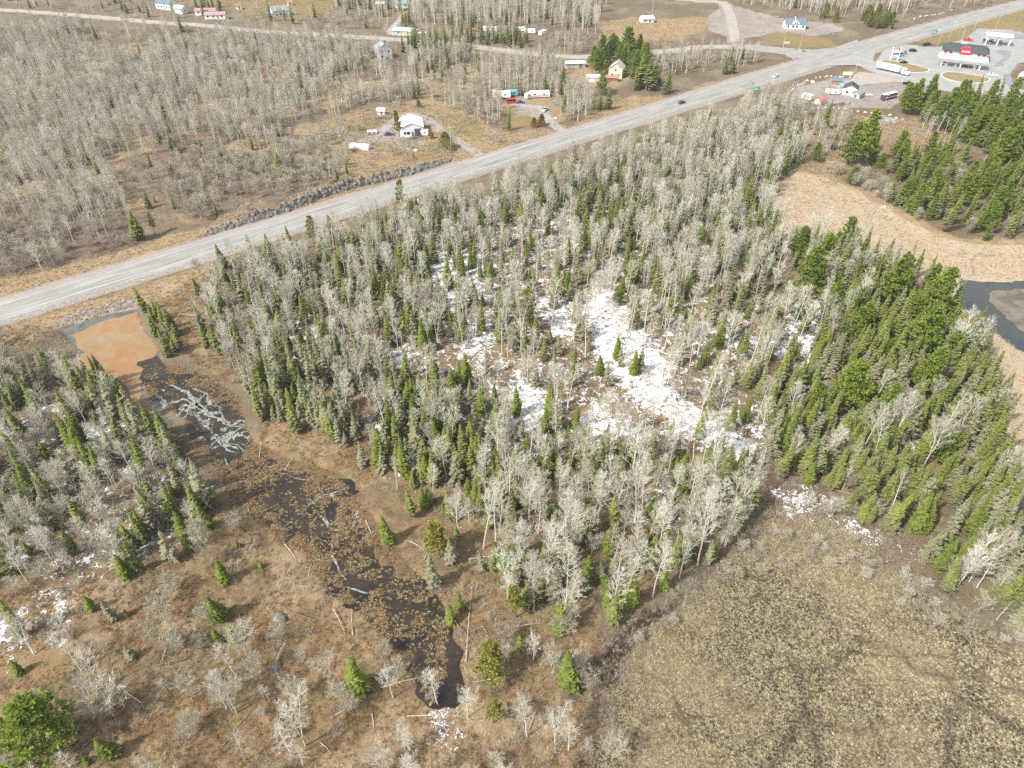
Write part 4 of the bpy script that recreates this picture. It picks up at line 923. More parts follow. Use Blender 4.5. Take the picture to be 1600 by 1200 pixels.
# trees one can find by name in the photograph: kind, base pixel, height m, label, width factor
HERO = [
 ('pine', 82, 1168, 13.5, 'broad dark green white pine standing beside brown grass in the near corner', 1.35, 2),
 ('fir', 558, 1076, 11.5, 'plump yellow-green fir standing alone in brown grass by the dark channel', 1.25, 0),
 ('fir', 891, 1072, 12.0, 'bright lime green cone-shaped fir alone at the edge of the marsh', 1.12, 0),
 ('fir', 982, 950, 10.5, 'bright green fir on the woodland edge above the marsh corner', 1.1, 0),
 ('fir', 345, 970, 8.5, 'fresh green young fir beside snow patches on the brown slope', 1.3, 1),
 ('fir', 176, 1180, 6.5, 'low light green fir among bare saplings beyond the big pine', 1.5, 1),
 ('olive_pine', 768, 1065, 12, 'thin olive green pine standing over brown grass beside a long fallen log', 1.1, 0),
 ('olive_pine', 770, 1130, 8, 'short faded olive pine in brown grass below the taller olive one', 1.2, 1),
 ('olive_pine', 806, 960, 11, 'slim olive pine in front of the white birches', 1.0, 1),
 ('fir', 606, 850, 9, 'rounded yellow-green fir on the bank of the tussock channel', 1.45, 2),
 ('olive_pine', 688, 870, 11, 'broad olive larch-like pine behind a small snow patch', 1.2, 0),
 ('grey_spruce', 674, 915, 11, 'grey ragged spruce leaning over the dark channel bank', 1.3, 2),
 ('fir', 707, 970, 6.5, 'small bright fir beside crossed logs', 1.1, 1),
 ('fir', 718, 950, 6, 'smaller bright fir just behind another by the crossed logs', 1.1, 0),
 ('fir', 790, 888, 8.5, 'vivid green fir at the foot of tall white birches', 1.25, 1),
 ('olive_pine', 822, 520, 14, 'bright green pine rising above snow in the middle of the wood', 1.1, 0),
 ('spruce', 868, 462, 12, 'dense dark spruce at the top of the big snow patch', 1.3, 0),
 ('fir', 884, 462, 10, 'green fir close to the dark spruce above the snow', 1.3, 0),
 ('fir', 966, 480, 11, 'slender green fir beside the top of the snow tongue', 1.1, 2),
 ('fir', 965, 565, 8, 'small fir standing in the open snow', 1.1, 1),
 ('fir', 935, 590, 7, 'bright young fir at the lower edge of the open snow', 1.3, 1),
 ('fir', 790, 646, 5.5, 'short bright fir in a snowy gap', 1.3, 0),
 ('rust_cedar', 1160, 460, 6, 'orange-brown dying conifer among grey bare trees', .8, 0),
 ('pine', 1258, 468, 18, 'large yellow-green white pine by the tan marsh', 1.15, 0),
 ('pine', 1290, 480, 11, 'smaller pine beside the large yellow-green one', 1.0, 3),
 ('pine', 1385, 485, 19, 'tall spreading white pine with layered limbs near the tan marsh', 1.2, 1),
 ('pine', 1450, 500, 18, 'dense white pine beside the blue pond', 1.1, 0),
 ('pine', 1425, 570, 18, 'broad white pine in the group behind the blue pond', 1.15, 2),
 ('pine', 1330, 545, 13, 'rounded green pine with red litter beside it', 1.1, 3),
 ('pine', 1432, 625, 16, 'yellow-green white pine in front of the pine group', 1.0, 0),
 ('pine', 1375, 660, 12, 'green white pine amid the spruces', 1.1, 3),
 ('pine', 1318, 636, 15, 'spreading green pine in the snowy birch wood', 1.15, 2),
 ('pine', 1268, 650, 11, 'young green pine by grey birches', 1.0, 3),
 ('pine', 1465, 725, 9, 'bluish green pine beside a bright snow patch', 1.1, 3),
 ('pine', 1284, 420, 12, 'pine standing at the marsh edge behind the large one', 1.0, 1),
 ('pine', 1340, 258, 24, 'very tall green pine standing alone above the open ground', 1.0, 0),
 ('pine', 1322, 256, 18, 'shorter pine pressed against the very tall one', .9, 3),
 ('olive_pine', 626, 222, 14, 'tall thin light green pine in front of the white workshop', .9, 1),
 ('cedar', 697, 233, 7.2, 'large rounded golden-green cedar beside the driveway', 1.25, 0),
 ('cedar', 675, 216, 3.2, 'low golden cedar bush by the parked camper', .8, 2),
 ('cedar', 648, 256, 3.5, 'small golden cedar above the rock cut', .7, 1),
 ('rust_cedar', 834, 199, 4.5, 'rusty orange cedar at the driveway mouth', .9, 0),
 ('rust_cedar', 846, 196, 5.5, 'green and rust cedar beside the orange one', .8, 0),
 ('fir', 794, 204, 12, 'narrow bright fir in the roadside meadow', .9, 2),
 ('cedar', 655, 168, 4, 'yellow-green shrub behind the white workshop', .8, 2),
 ('cedar', 944, 118, 8.5, 'rounded olive cedar beside the beige gabled house', 1.0, 0),
 ('pine', 938, 106, 18, 'tall spreading pine behind the rounded olive cedar', 1.1, 0),
 ('pine', 953, 103, 18, 'tall dark pine behind the beige gabled house', 1.0, 1),
 ('pine', 978, 100, 19, 'tallest dark pine beyond the beige gabled house', 1.1, 2),
 ('spruce', 1002, 140, 19, 'tall pointed spruce at the centre of the roadside group', 1.5, 0),
 ('spruce', 1014, 142, 16, 'green spruce fronting the roadside group', 1.5, 2),
 ('pine', 990, 132, 15, 'bushy pine in the roadside group', 1.0, 0),
 ('spruce', 1024, 135, 13, 'olive spruce ending the roadside group', 1.4, 2),
 ('spruce', 1042, 146, 12, 'separate dark spruce by the highway power pole', 1.5, 2),
 ('spruce', 948, 170, 12, 'dark green spruce at the corner of the bare thicket', 1.4, 0),
 ('spruce', 937, 171, 8, 'shorter spruce beside the thicket corner', 1.4, 2),
 ('spruce', 876, 148, 12, 'dark narrow spruce in the bare grey wood', 1.3, 1),
 ('spruce', 1131, 116, 9, 'compact green spruce in the tan roadside grass', 1.5, 2),
 ('spruce', 1144, 115, 8, 'second compact spruce in the tan roadside grass', 1.5, 2),
 ('spruce', 1092, 92, 9, 'dark spruce where the side road bends', 1.2, 1),
 ('spruce', 216, 376, 11.5, 'dark green spruce at the edge of the purple brush', 1.7, 0),
 ('olive_pine', 243, 368, 9, 'olive conifer next to the dark spruce by the highway', .9, 1),
 ('spruce', 436, 278, 11, 'broad dark spruce among grey saplings behind the highway', 1.6, 2),
 ('fir', 352, 425, 10, 'green fir on the near verge of the highway', 1.2, 1),
 ('fir', 420, 402, 9, 'pair-forming green fir where the verge meets the wood', 1.3, 0),
 ('cedar', 318, 322, 3, 'small rusty shrub on the mossy slope', .8, 2),
 ('fir', 312, 312, 5, 'small fir on the mossy slope', 1.3, 1),
 ('spruce', 272, 243, 9, 'lone spruce at the edge of the mossy slope', 1.3, 1),
 ('olive_pine', 490, 380, 11, 'yellow-green pine beside the highway shoulder', 1.0, 0),
 ('olive_pine', 520, 372, 9, 'second yellow-green pine beside the highway shoulder', 1.0, 1),
 ('olive_pine', 625, 330, 12, 'taller pine overlapping the highway edge', .9, 0),
 ('birch', 1440, 735, 19, 'leaning white birch at the edge of the red clearing', 1.0, 3),
 ('birch', 1480, 575, 17, 'spreading white birch between the pines and blue pond', 1.3, 3),
 ('birch', 1347, 705, 15, 'white birch leaning over a snow patch', 1.0, 0),
 ('birch', 1395, 692, 15, 'straight bare birch behind the snow patch', .9, 1),
 ('birch', 755, 852, 20, 'tallest white birch at the channel side of the wood', 1.0, 0),
 ('birch', 774, 842, 18, 'tall white birch close behind the tallest one', 1.0, 4),
 ('alder', 385, 1018, 7, 'wide bare grey shrub fanning over brown grass', 1.2, 2),
 ('alder', 178, 1120, 9, 'wide-crowned dark bare tree over brown grass', 1.3, 2),
 ('alder', 956, 1188, 6.5, 'white branching dead shrub at the marsh border', 1.0, 2),
 ('birch', 383, 1188, 11, 'white-stemmed birch leaning over brown grass', 1.0, 0),
 ('snag', 1560, 965, 6, 'small bleached snag at the far edge of the reeds', 1.0, 1),
]
for k, px, py, h, lab, wf, var in HERO:
    x, y = G(px, py); trees.append([k, x, y, gz(x, y) - .08, h, var, (px * 13 + py * 7) % 628 / 100, (lab, wf)])
# keep forest trees off the landmarks
hx = np.array([[t[1], t[2]] for t in trees if t[7]]); ok = []
for t in trees:
    if t[7] is None:
        if np.min((hx[:, 0] - t[1]) ** 2 + (hx[:, 1] - t[2]) ** 2) < (2.6 if t[0] == 'alder' else 5.0): continue
        bx_, by_, _ = pix(t[1], t[2]); 
        if t[0] != 'alder' and ((624 < bx_ < 735 and 205 < by_ < 262) or (880 < bx_ < 985 and 118 < by_ < 150) or (560 < bx_ < 640 and 225 < by_ < 250)): continue
    ok.append(t)
trees = ok

# ------------------------------------------------------------------ which of them are objects
NAME = dict(birch='birch', aspen='aspen', alder='alder', snag='dead_tree', spruce='spruce', grey_spruce='grey_spruce', fir='fir', pine='pine', olive_pine='pine', cedar='cedar', rust_cedar='cedar')
CATG = dict(birch='birch tree', aspen='aspen tree', alder='alder bush', snag='dead tree', spruce='spruce tree', grey_spruce='spruce tree', fir='fir tree', pine='pine tree', olive_pine='pine tree', cedar='cedar tree', rust_cedar='cedar tree')
LOOK = dict(birch='bare white birch', aspen='bare tan aspen', alder='bare brown alder', spruce='green spruce', grey_spruce='grey-green spruce', fir='bright green fir', pine='bushy green pine', olive_pine='olive pine', cedar='golden cedar', snag='bleached dead tree')
LIMIT = {'birch tree': 290, 'aspen tree': 140, 'alder bush': 130, 'spruce tree': 290, 'fir tree': 200, 'pine tree': 200, 'cedar tree': 60, 'dead tree': 60}
MARKS = [('the orange pond', 178, 545), ('the pond outlet', 235, 590), ('the dark channel head', 330, 600), ('the foam-streaked channel', 350, 690), ('the tussocky channel bend', 470, 800), ('the forked ice streak', 545, 790), ('the dark channel end', 660, 1000),
 ('the lone yellow-green fir', 558, 1060), ('the lone lime green fir', 891, 1060), ('the big corner pine', 60, 1110), ('the long grey log', 733, 980), ('the lowest snow patches', 690, 1110), ('the marsh corner', 975, 1000), ('the marsh shrubs', 1120, 900),
 ('the snow at the marsh rim', 1260, 785), ('the double snow patch', 1385, 715), ('the snow by the bluish pine', 1490, 715), ('the far marsh rim', 1480, 900), ('the tan reed strip', 1575, 700), ('the blue pond', 1520, 500), ('the layered white pine', 1385, 475),
 ('the large marsh-edge pine', 1258, 462), ('the red clearing', 1430, 750), ('the big snow tongue', 1000, 560), ('the snow tongue tip', 1160, 700), ('the snow tongue top', 935, 440), ('the snowy birch hollow', 1280, 530), ('the speckled snow slope', 800, 620), ('the log-strewn snow', 640, 670),
 ('the snowy gap', 600, 570), ('the bright middle pine', 822, 520), ('the dying orange conifer', 1160, 460), ('the tallest channel birch', 755, 850), ('the birch cluster', 1020, 800), ('the open brown ground', 300, 510), ('the highway verge', 420, 400), ('the west snow patches', 110, 670),
 ('the west snow bank', 40, 700), ('the west wood gap', 170, 740), ('the snowy west slope', 30, 870), ('the west slope clearing', 110, 980), ('the red litter gap', 935, 830), ('the bank of grey spruces', 430, 650), ('the olive larch-like pine', 690, 850), ('the small snow patch', 715, 820),
 ('the brown slope', 300, 1000), ('the wide grey shrub', 385, 1010), ('the white workshop', 643, 200), ('the mossy slope', 330, 290), ('the purple brush', 120, 380), ('the very tall pine', 1340, 250), ('the yard puddle', 1380, 186), ('the east pine stand', 1520, 220), ('the tan marsh head', 1260, 290),
 ('the east spruce bank', 1500, 340), ('the wood middle', 1040, 400), ('the slender aspen stand', 850, 330), ('the snowy upper wood', 720, 430), ('the far wood edge', 1150, 250), ('the west roadside wood', 60, 300), ('the grey hillside wood', 200, 180), ('the roadside pines', 990, 130), ('the white mobile home', 825, 150), ('the filling station', 1500, 90)]
MPOS = np.array([G(a, b) for _, a, b in MARKS])
ORD = ['', 'second ', 'third ', 'fourth ', 'fifth ', 'sixth ', 'seventh ', 'eighth ', 'ninth ', 'tenth ', 'eleventh ', 'twelfth ', 'thirteenth ', 'fourteenth ']
TX = np.array([t[1] for t in trees]); TY = np.array([t[2] for t in trees]); TH = np.array([t[4] for t in trees])
tpx, tpy, tzc = pix(TX, TY, 1.0); ttx, tty, _z = pix(TX, TY, TH)
size = np.hypot(ttx - tpx, tty - tpy) + FPX / tzc * TH * .15
inview = ((tpx > 0) & (tpx < 1600) & (tpy > 0) & (tpy < 1200)) & ((ttx > -10) & (ttx < 1610) & (tty > -10))
chosen = set(); count = {}
order = sorted(range(len(trees)), key=lambda i: (trees[i][7] is None, -size[i]))
for i in order:
    if trees[i][0] == 'snag' and not inview[i]: continue
    c_ = CATG[trees[i][0]]
    if trees[i][7] is None and not inview[i]: continue
    if count.get(c_, 0) >= LIMIT[c_] or (trees[i][7] is None and size[i] < 13): continue
    count[c_] = count.get(c_, 0) + 1; chosen.add(i)
used = {}
stufflist = {}
def near_label(x, y, what):
    d = np.hypot(MPOS[:, 0] - x, MPOS[:, 1] - y); m_ = int(np.argmin(d)); dx, dy = x - MPOS[m_, 0], y - MPOS[m_, 1]
    rel = ('beyond' if dy > 0 else 'in front of') if abs(dy) > abs(dx) else ('east of' if dx > 0 else 'west of')
    key = (what, rel, m_); used[key] = used.get(key, 0) + 1; k_ = used[key] - 1
    nth = (ORD[k_] if k_ < len(ORD) else str(k_ + 1) + 'th ')
    return f'{what}, {nth}one {rel} {MARKS[m_][0]}' if k_ else f'{what} nearest {rel} {MARKS[m_][0]}'
for i, t in enumerate(trees):
    kind, x, y, z, h, var, rot, hero = t
    L, bark, leaf = PROTO[kind]
    if i not in chosen:
        stufflist.setdefault(kind, []).append((x, y, z, h, var, rot)); continue
    trm, crm, H0, _a, _b = L[var % len(L)]
    wf = hero[1] if hero else 1.0
    if hero: lab = hero[0]; grp = None
    else:
        d = np.hypot(MPOS[:, 0] - x, MPOS[:, 1] - y); m_ = int(np.argmin(d)); dx, dy = x - MPOS[m_, 0], y - MPOS[m_, 1]
        rel = ('beyond' if dy > 0 else 'in front of') if abs(dy) > abs(dx) else ('east of' if dx > 0 else 'west of')
        lo_h = (7, 11) if kind not in ('birch', 'aspen') else (11, 15)
        if kind == 'alder': lo_h = (4.2, 5.6)
        tall = 'small' if h < lo_h[0] else 'tall' if h > lo_h[1] else 'medium'
        key = (tall, LOOK[kind], rel, m_); used[key] = used.get(key, 0) + 1; k_ = used[key] - 1
        nth = (ORD[k_] if k_ < len(ORD) else str(k_ + 1) + 'th ')
        lab = f'{tall} {LOOK[kind]}, {nth}nearest {rel} {MARKS[m_][0]}' if k_ else f'{tall} {LOOK[kind]} nearest {rel} {MARKS[m_][0]}'
        if k_ : lab = f'{tall} {LOOK[kind]}, {nth}one {rel} {MARKS[m_][0]}'
        grp = None
    t[7] = lab
    o = thing(NAME[kind], lab, CATG[kind], (x, y, z), rot, dict(birch='bare birches in the wood', aspen='bare aspens in the wood', alder='bare alder bushes', snag='bleached dead trees', spruce='spruces in the wood', grey_spruce='spruces in the wood', fir='bright firs in the wood', pine='pines', olive_pine='pines', cedar='cedars', rust_cedar='cedars')[kind])
    s_ = h / H0; sw = wf * (s_ ** .6 if not hero else s_); o.scale = (sw, sw, s_)
    if kind != 'pine' : o.rotation_euler = (RS.normal(0, .045), RS.normal(0, .045), rot)
    obj('trunk', trm, o); obj('crown', crm, o)

# ------------------------------------------------------------------ scattering of what nobody could count (and of trees past the limit)
def scatter(name, pts, meshes, kind='stuff', mats=None):
    """pts: (x, y, z, scale_xy, scale_z, variant, rot); meshes: list of meshes"""
    col = bpy.data.collections.new(name + '_kit')
    for i, m_ in enumerate(meshes):
        o = bpy.data.objects.new('%s_kit_%02d' % (name, i), m_); col.objects.link(o)
    n = len(pts); me = bpy.data.meshes.new(name); me.vertices.add(n)
    A_ = np.array(pts, np.float32); me.vertices.foreach_set('co', A_[:, :3].ravel().copy())
    for nm_, typ, dat, key in (('pick', 'INT', A_[:, 5].astype(np.int32) % len(meshes), 'value'), ('spin', 'FLOAT', A_[:, 6], 'value')):
        a = me.attributes.new(nm_, typ, 'POINT'); a.data.foreach_set(key, dat.copy())
    a = me.attributes.new('size', 'FLOAT_VECTOR', 'POINT'); a.data.foreach_set('vector', np.stack([A_[:, 3], A_[:, 3], A_[:, 4]], 1).ravel().copy())
    for m_ in meshes[:1]:
        for mm in m_.materials: me.materials.append(mm)
    me.update()
    ng = bpy.data.node_groups.new(name, 'GeometryNodeTree')
    ng.interface.new_socket('Geometry', in_out='INPUT', socket_type='NodeSocketGeometry'); ng.interface.new_socket('Geometry', in_out='OUTPUT', socket_type='NodeSocketGeometry')
    N_ = ng.nodes; gi = N_.new('NodeGroupInput'); go = N_.new('NodeGroupOutput'); ip = N_.new('GeometryNodeInstanceOnPoints')
    ci = N_.new('GeometryNodeCollectionInfo'); ci.inputs['Collection'].default_value = col; ci.inputs['Separate Children'].default_value = True; ci.inputs['Reset Children'].default_value = True
    def na(nm_, ty):
        a = N_.new('GeometryNodeInputNamedAttribute'); a.data_type = ty; a.inputs['Name'].default_value = nm_
        return [s for s in a.outputs if s.enabled and s.name == 'Attribute'][0]
    cx = N_.new('ShaderNodeCombineXYZ'); lk = ng.links.new
    lk(gi.outputs[0], ip.inputs['Points']); lk(ci.outputs[0], ip.inputs['Instance']); ip.inputs['Pick Instance'].default_value = True
    lk(na('pick', 'INT'), ip.inputs['Instance Index']); lk(na('spin', 'FLOAT'), cx.inputs[2]); lk(cx.outputs[0], ip.inputs['Rotation']); lk(na('size', 'FLOAT_VECTOR'), ip.inputs['Scale'])
    lk(ip.outputs[0], go.inputs[0])
    o = obj(name, me); md = o.modifiers.new('scatter', 'NODES'); md.node_group = ng
    return tag(o, kind=kind)
def joined(a, b_, mats, name):
    c_ = MB(); c_.v = a.v + b_.v; c_.f = a.f + [tuple(i + len(a.v) for i in f) for f in b_.f]; c_.m = [0] * len(a.f) + [1] * len(b_.f)
    return c_.mesh(name, mats)
WOODNAME = dict(birch='birch_woods', aspen='aspen_woods', alder='alder_undergrowth', spruce='spruce_woods', grey_spruce='grey_spruce_woods', fir='fir_woods', pine='pine_woods', olive_pine='olive_pine_woods', cedar='cedar_undergrowth', snag='dead_woods')
for kind, pts in stufflist.items():
    if kind not in WOODNAME: continue
    L, bark, leaf = PROTO[kind]; ms = [joined(a, b_, [bark, leaf], kind) for (_1, _2, _3, a, b_) in L]; hs = [q[2] for q in L]
    P_ = []
    for (x, y, z, h, var, rot) in pts:
        s_ = h / hs[var % len(hs)]; P_.append((x, y, z, s_ ** .6, s_, var % len(hs), rot))
    scatter(WOODNAME[kind], P_, ms)
print('TREES', len(trees), 'objects', len(chosen), count, {k: len(v) for k, v in stufflist.items()})

RIMA = [(-20,505),(90,512),(110,545),(112,575),(140,595),(200,620),(150,640),(60,610),(-20,600)]
# grass, reeds and brush ---------------------------------------------
def tuft_mesh(seed, n, r, h, w, mat, lean=.6, name='tuft'):
    rs = random.Random(seed); b = MB()
    for _ in range(n):
        a = rs.uniform(0, 6.283); q = Vector((math.cos(a), math.sin(a), 0)) * rs.uniform(0, r); d = Vector((rs.gauss(0, lean), rs.gauss(0, lean), 1)).normalized() * h * rs.uniform(.6, 1.2)
        s_ = Vector((math.sin(a * 3), math.cos(a * 3), 0)) * w; b.face([q - s_, q + s_, q + d])
    return b.mesh(name, mat)
def brush_mesh(seed, n, r, h, mat, w=.02):
    rs = random.Random(seed); b = MB()
    for _ in range(n):
        p0 = Vector((rs.gauss(0, r * .25), rs.gauss(0, r * .25), 0)); a = rs.uniform(0, 6.283); d = Vector((math.cos(a) * rs.uniform(.2, 1) * r, math.sin(a) * rs.uniform(.2, 1) * r, h * rs.uniform(.5, 1)))
        p1 = p0 + d; s_ = d.cross(Vector((rs.gauss(0, 1), rs.gauss(0, 1), rs.gauss(0, 1)))).normalized() * w
        b.face([p0 - s_, p0 + s_, p1])
        for _k in range(4):
            q = p0.lerp(p1, rs.uniform(.35, 1)); e = q + Vector((rs.gauss(0, .3), rs.gauss(0, .3), rs.uniform(0, .5))) * r * .55; b.face([q - s_ * .8, q + s_ * .8, e])
    return b.mesh('brush', mat)
def fill(polys, dens, cond=None, seed=0, zmin=-9, inset=0.0, smin=.7, smax=1.3, excl=True):
    rs = np.random.default_rng(seed); out = []
    for p_ in polys:
        q = GA(p_); lo, hi = q.min(0), q.max(0); n = int((hi[0] - lo[0]) * (hi[1] - lo[1]) * dens)
        X = rs.uniform(lo[0], hi[0], n); Y = rs.uniform(lo[1], hi[1], n)
        px, py, _ = pix(X, Y); k = (px > -60) & (px < 1660) & (py > -20) & (py < 1260); X, Y = X[k], Y[k]
        k = sdist(q, X, Y) + (fbm(X, Y, 6, 5) - .5) * 4 > inset
        k &= ldist(HWY, X, Y) - hw_half(X) > 3.2
        if cond is not None: k &= cond(X, Y, rs)
        X, Y = X[k], Y[k]; Z_ = ground_h(X, Y); k = Z_ > zmin; X, Y, Z_ = X[k], Y[k], Z_[k]
        s_ = rs.uniform(smin, smax, len(X)); v = rs.integers(0, 99, len(X)); r_ = rs.uniform(0, 6.28, len(X))
        out += list(zip(X, Y, Z_ - .03, s_, s_ * rs.uniform(.8, 1.2, len(X)), v, r_))
    return out
def trailfree(X, Y, rs):
    d = np.full(X.shape, 1e9)
    for t_ in TRAILS: d = np.minimum(d, ldist(t_, X, Y))
    n_ = fbm(X, Y, 1.7, 66, 3)
    return (d > .7 + rs.random(X.shape)) & (rs.random(X.shape) < np.clip((n_ - .28) * 4.5, .12, 1)) & (np.abs(fbm(X, Y, 26, 55, 2) - .5) > .008 * rs.random(X.shape))
reeds = [tuft_mesh(201 + i, 20, .27, .4, .03, 'reed', .8, 'reeds') for i in range(3)]
scatter('marsh_reeds', fill([MARSH_C], 4.6, trailfree, 1, smin=.6, smax=1.25), reeds)
pale = [tuft_mesh(211 + i, 24, .5, .5, .055, 'pale_reed', .7, 'reeds') for i in range(3)]
scatter('marsh_grass', fill([MARSH_D], .9, trailfree, 2, smin=.7, smax=1.4), pale)
st_ = [tuft_mesh(221 + i, 26, .38, .5, .045, 'straw', .75, 'grass') for i in range(3)]
def hump_mesh(seed, mat):
    rs = random.Random(seed); b = MB()
    for _ in range(46):
        a = rs.uniform(0, 6.283); e = rs.uniform(0, 1.35); d = Vector((math.cos(a) * math.sin(e), math.sin(a) * math.sin(e), math.cos(e) * .8)); p0 = d * .12; p1 = d * rs.uniform(.38, .62)
        s_ = d.cross(Vector((rs.gauss(0, 1), rs.gauss(0, 1), rs.gauss(0, 1)))).normalized() * .055; b.face([p0 - s_, p0 + s_, p1 + s_ * .4, p1 - s_ * .4])
    return b.mesh('tussock', mat)
hm = [hump_mesh(300 + i, m_) for i, m_ in enumerate(('straw', 'rust_straw', 'straw', 'reed'))]
OPENW = [[(222,565),(290,575),(372,618),(385,655),(395,690),(345,735),(300,690),(250,630)], [(430,835),(395,760),(470,722),(500,790),(500,860)], [(590,900),(680,900),(700,980),(690,1060),(640,1060),(610,960)]]
tu = fill([CHAN], 6.0, lambda X, Y, rs: (rs.random(X.shape) < np.clip((fbm(X, Y, 4.5, 91, 4) - .30) * 5, 0, 1) * (1 - .50 * mk(OPENW, X, Y, 3, 3))) & (np.abs(fbm(X, Y, 15, 95, 2) - .5) > .022) & (rs.random(X.shape) > .8 * mk([FOAM], X, Y, 1, 1)), 3, smin=.35, smax=.85)
tu = [(x, y, max(z, -.34), a_, b_, v, r_) for x, y, z, a_, b_, v, r_ in tu]
scatter('tussock_grass', tu, hm)
scatter('dry_grass', fill([VERGE_N, VERGE_SW, K1, FIELD_T, TL_LAWN, OPEN_TR], .6, None, 4, smin=.7, smax=1.5), st_)
ru = [tuft_mesh(231 + i, 24, .42, .42, .04, 'rust_straw', .9, 'grass') for i in range(3)]
scatter('brown_grass', fill([BOTTOM, OPEN_SW, OPEN_MID, RIMA], 3.0, lambda X, Y, rs: (sdist(GA(CHAN), X, Y) < 0) & (rs.random(X.shape) < np.clip((fbm(X, Y, 4, 8) - .3) * 3.5, 0, 1)), 5, smin=.5, smax=1.2), ru)
b1 = [brush_mesh(241 + i, 18, .9, 1.2, m_) for i, m_ in enumerate(('grey_twigs', 'tan_twigs', 'grey_twigs'))]
scatter('undergrowth', fill([CF, UPL, WF], .22, lambda X, Y, rs: mk(OPENSNOW, X, Y, 3, 1) < .5, 6, smin=.6, smax=1.3)
    + fill([BOTTOM, K2, BRUSH_UL, BROWN_T2, OPEN_TR, OPEN_SW, K1], .45, lambda X, Y, rs: (sdist(GA(CHAN), X, Y) < 0) & (fbm(X, Y, 7, 12) > .47), 7, smin=.7, smax=1.4)
    + fill([RIMC], 1.3, None, 8, smin=.5, smax=1.0) + fill([RIMA], .5, None, 18, smin=.5, smax=1.1), b1)
# twigs and litter standing out of the open snow
b2 = [tuft_mesh(251 + i, 9, .5, .45, .03, 'grey_twigs', 1.3, 'twigs') for i in range(3)]
scatter('snow_litter', fill(OPENSNOW, .9, None, 9, smin=.6, smax=1.5), b2)

# ------------------------------------------------------------------ built things
for nm_, col_, ro_ in [('white_wall', (.80, .80, .78), .7), ('white_metal', (.82, .83, .84), .45), ('cream_wall', (.62, .56, .44), .8), ('grey_wall', (.42, .43, .43), .8), ('pale_blue_wall', (.60, .68, .70), .7), ('blue_roof', (.12, .18, .23), .7), ('dark_roof', (.055, .07, .075), .8),
    ('pink_roof', (.42, .24, .25), .8), ('teal_roof', (.22, .34, .35), .7), ('grey_roof', (.28, .29, .30), .8), ('green_roof', (.36, .46, .42), .7), ('beige_roof', (.50, .47, .40), .85), ('rust_roof', (.38, .20, .12), .85), ('red_roof', (.55, .13, .13), .7), ('dark_glass', (.03, .035, .045), .15),
    ('door_grey', (.12, .13, .15), .6), ('red_paint', (.60, .03, .045), .5), ('white_paint', (.82, .82, .80), .45), ('black_paint', (.02, .022, .028), .3), ('blue_paint', (.05, .10, .20), .3), ('silver_paint', (.50, .52, .53), .3), ('grey_paint', (.17, .18, .19), .35), ('rubber', (.02, .02, .02), .9),
    ('mint_roof', (.36, .60, .50), .6), ('green_sign', (.02, .42, .28), .4), ('pole_wood', (.24, .19, .15), .9), ('pole_metal', (.45, .45, .43), .5), ('solar', (.05, .08, .12), .2), ('brown_wall', (.26, .17, .11), .8), ('yellow_paint', (.65, .55, .20), .6), ('orange_paint', (.6, .2, .08), .7), ('purple_paint', (.10, .05, .11), .35), ('teal_paint', (.15, .42, .42), .5)]:
    M[nm_] = simple(nm_, col_, ro_, .35, .07, .8)
HWYDIR = math.atan2(np.polyval(np.polyder(_pf), 150), 1)

def seg(p0, p1):
    a, b_ = G(*p0), G(*p1); return ((a[0] + b_[0]) / 2, (a[1] + b_[1]) / 2), math.atan2(b_[1] - a[1], b_[0] - a[0]), math.hypot(b_[0] - a[0], b_[1] - a[1])
def opening(kind, face, off, w, h, sill, W, D, root, mat, wing=0):
    b_ = MB(); t = .09
    c_ = {'f': (off, -D / 2 - t / 2 + .02, sill + h / 2), 'b': (off, D / 2 + t / 2 - .02, sill + h / 2), 'l': (-W / 2 - t / 2 + .02, off, sill + h / 2), 'r': (W / 2 + t / 2 - .02, off, sill + h / 2)}[face]
    d = (w, t, h) if face in 'fb' else (t, w, h)
    fr = MB(); fd = (w + .24, t * .7, h + .24) if face in 'fb' else (t * .7, w + .24, h + .24)
    o = obj(kind, b_.box(c_, d).mesh(kind, mat), root)
    if kind == 'window': obj('frame', fr.box(c_, fd).mesh('frame', 'white_paint'), o)
    elif kind == 'door' and w < 2: obj('handle', MB().box((c_[0] + (w * .35 if face in 'fb' else -.06), c_[1] - (.08 if face == 'f' else 0), sill + 1), (.1, .1, .1)).mesh('handle', 'silver_paint'), o)
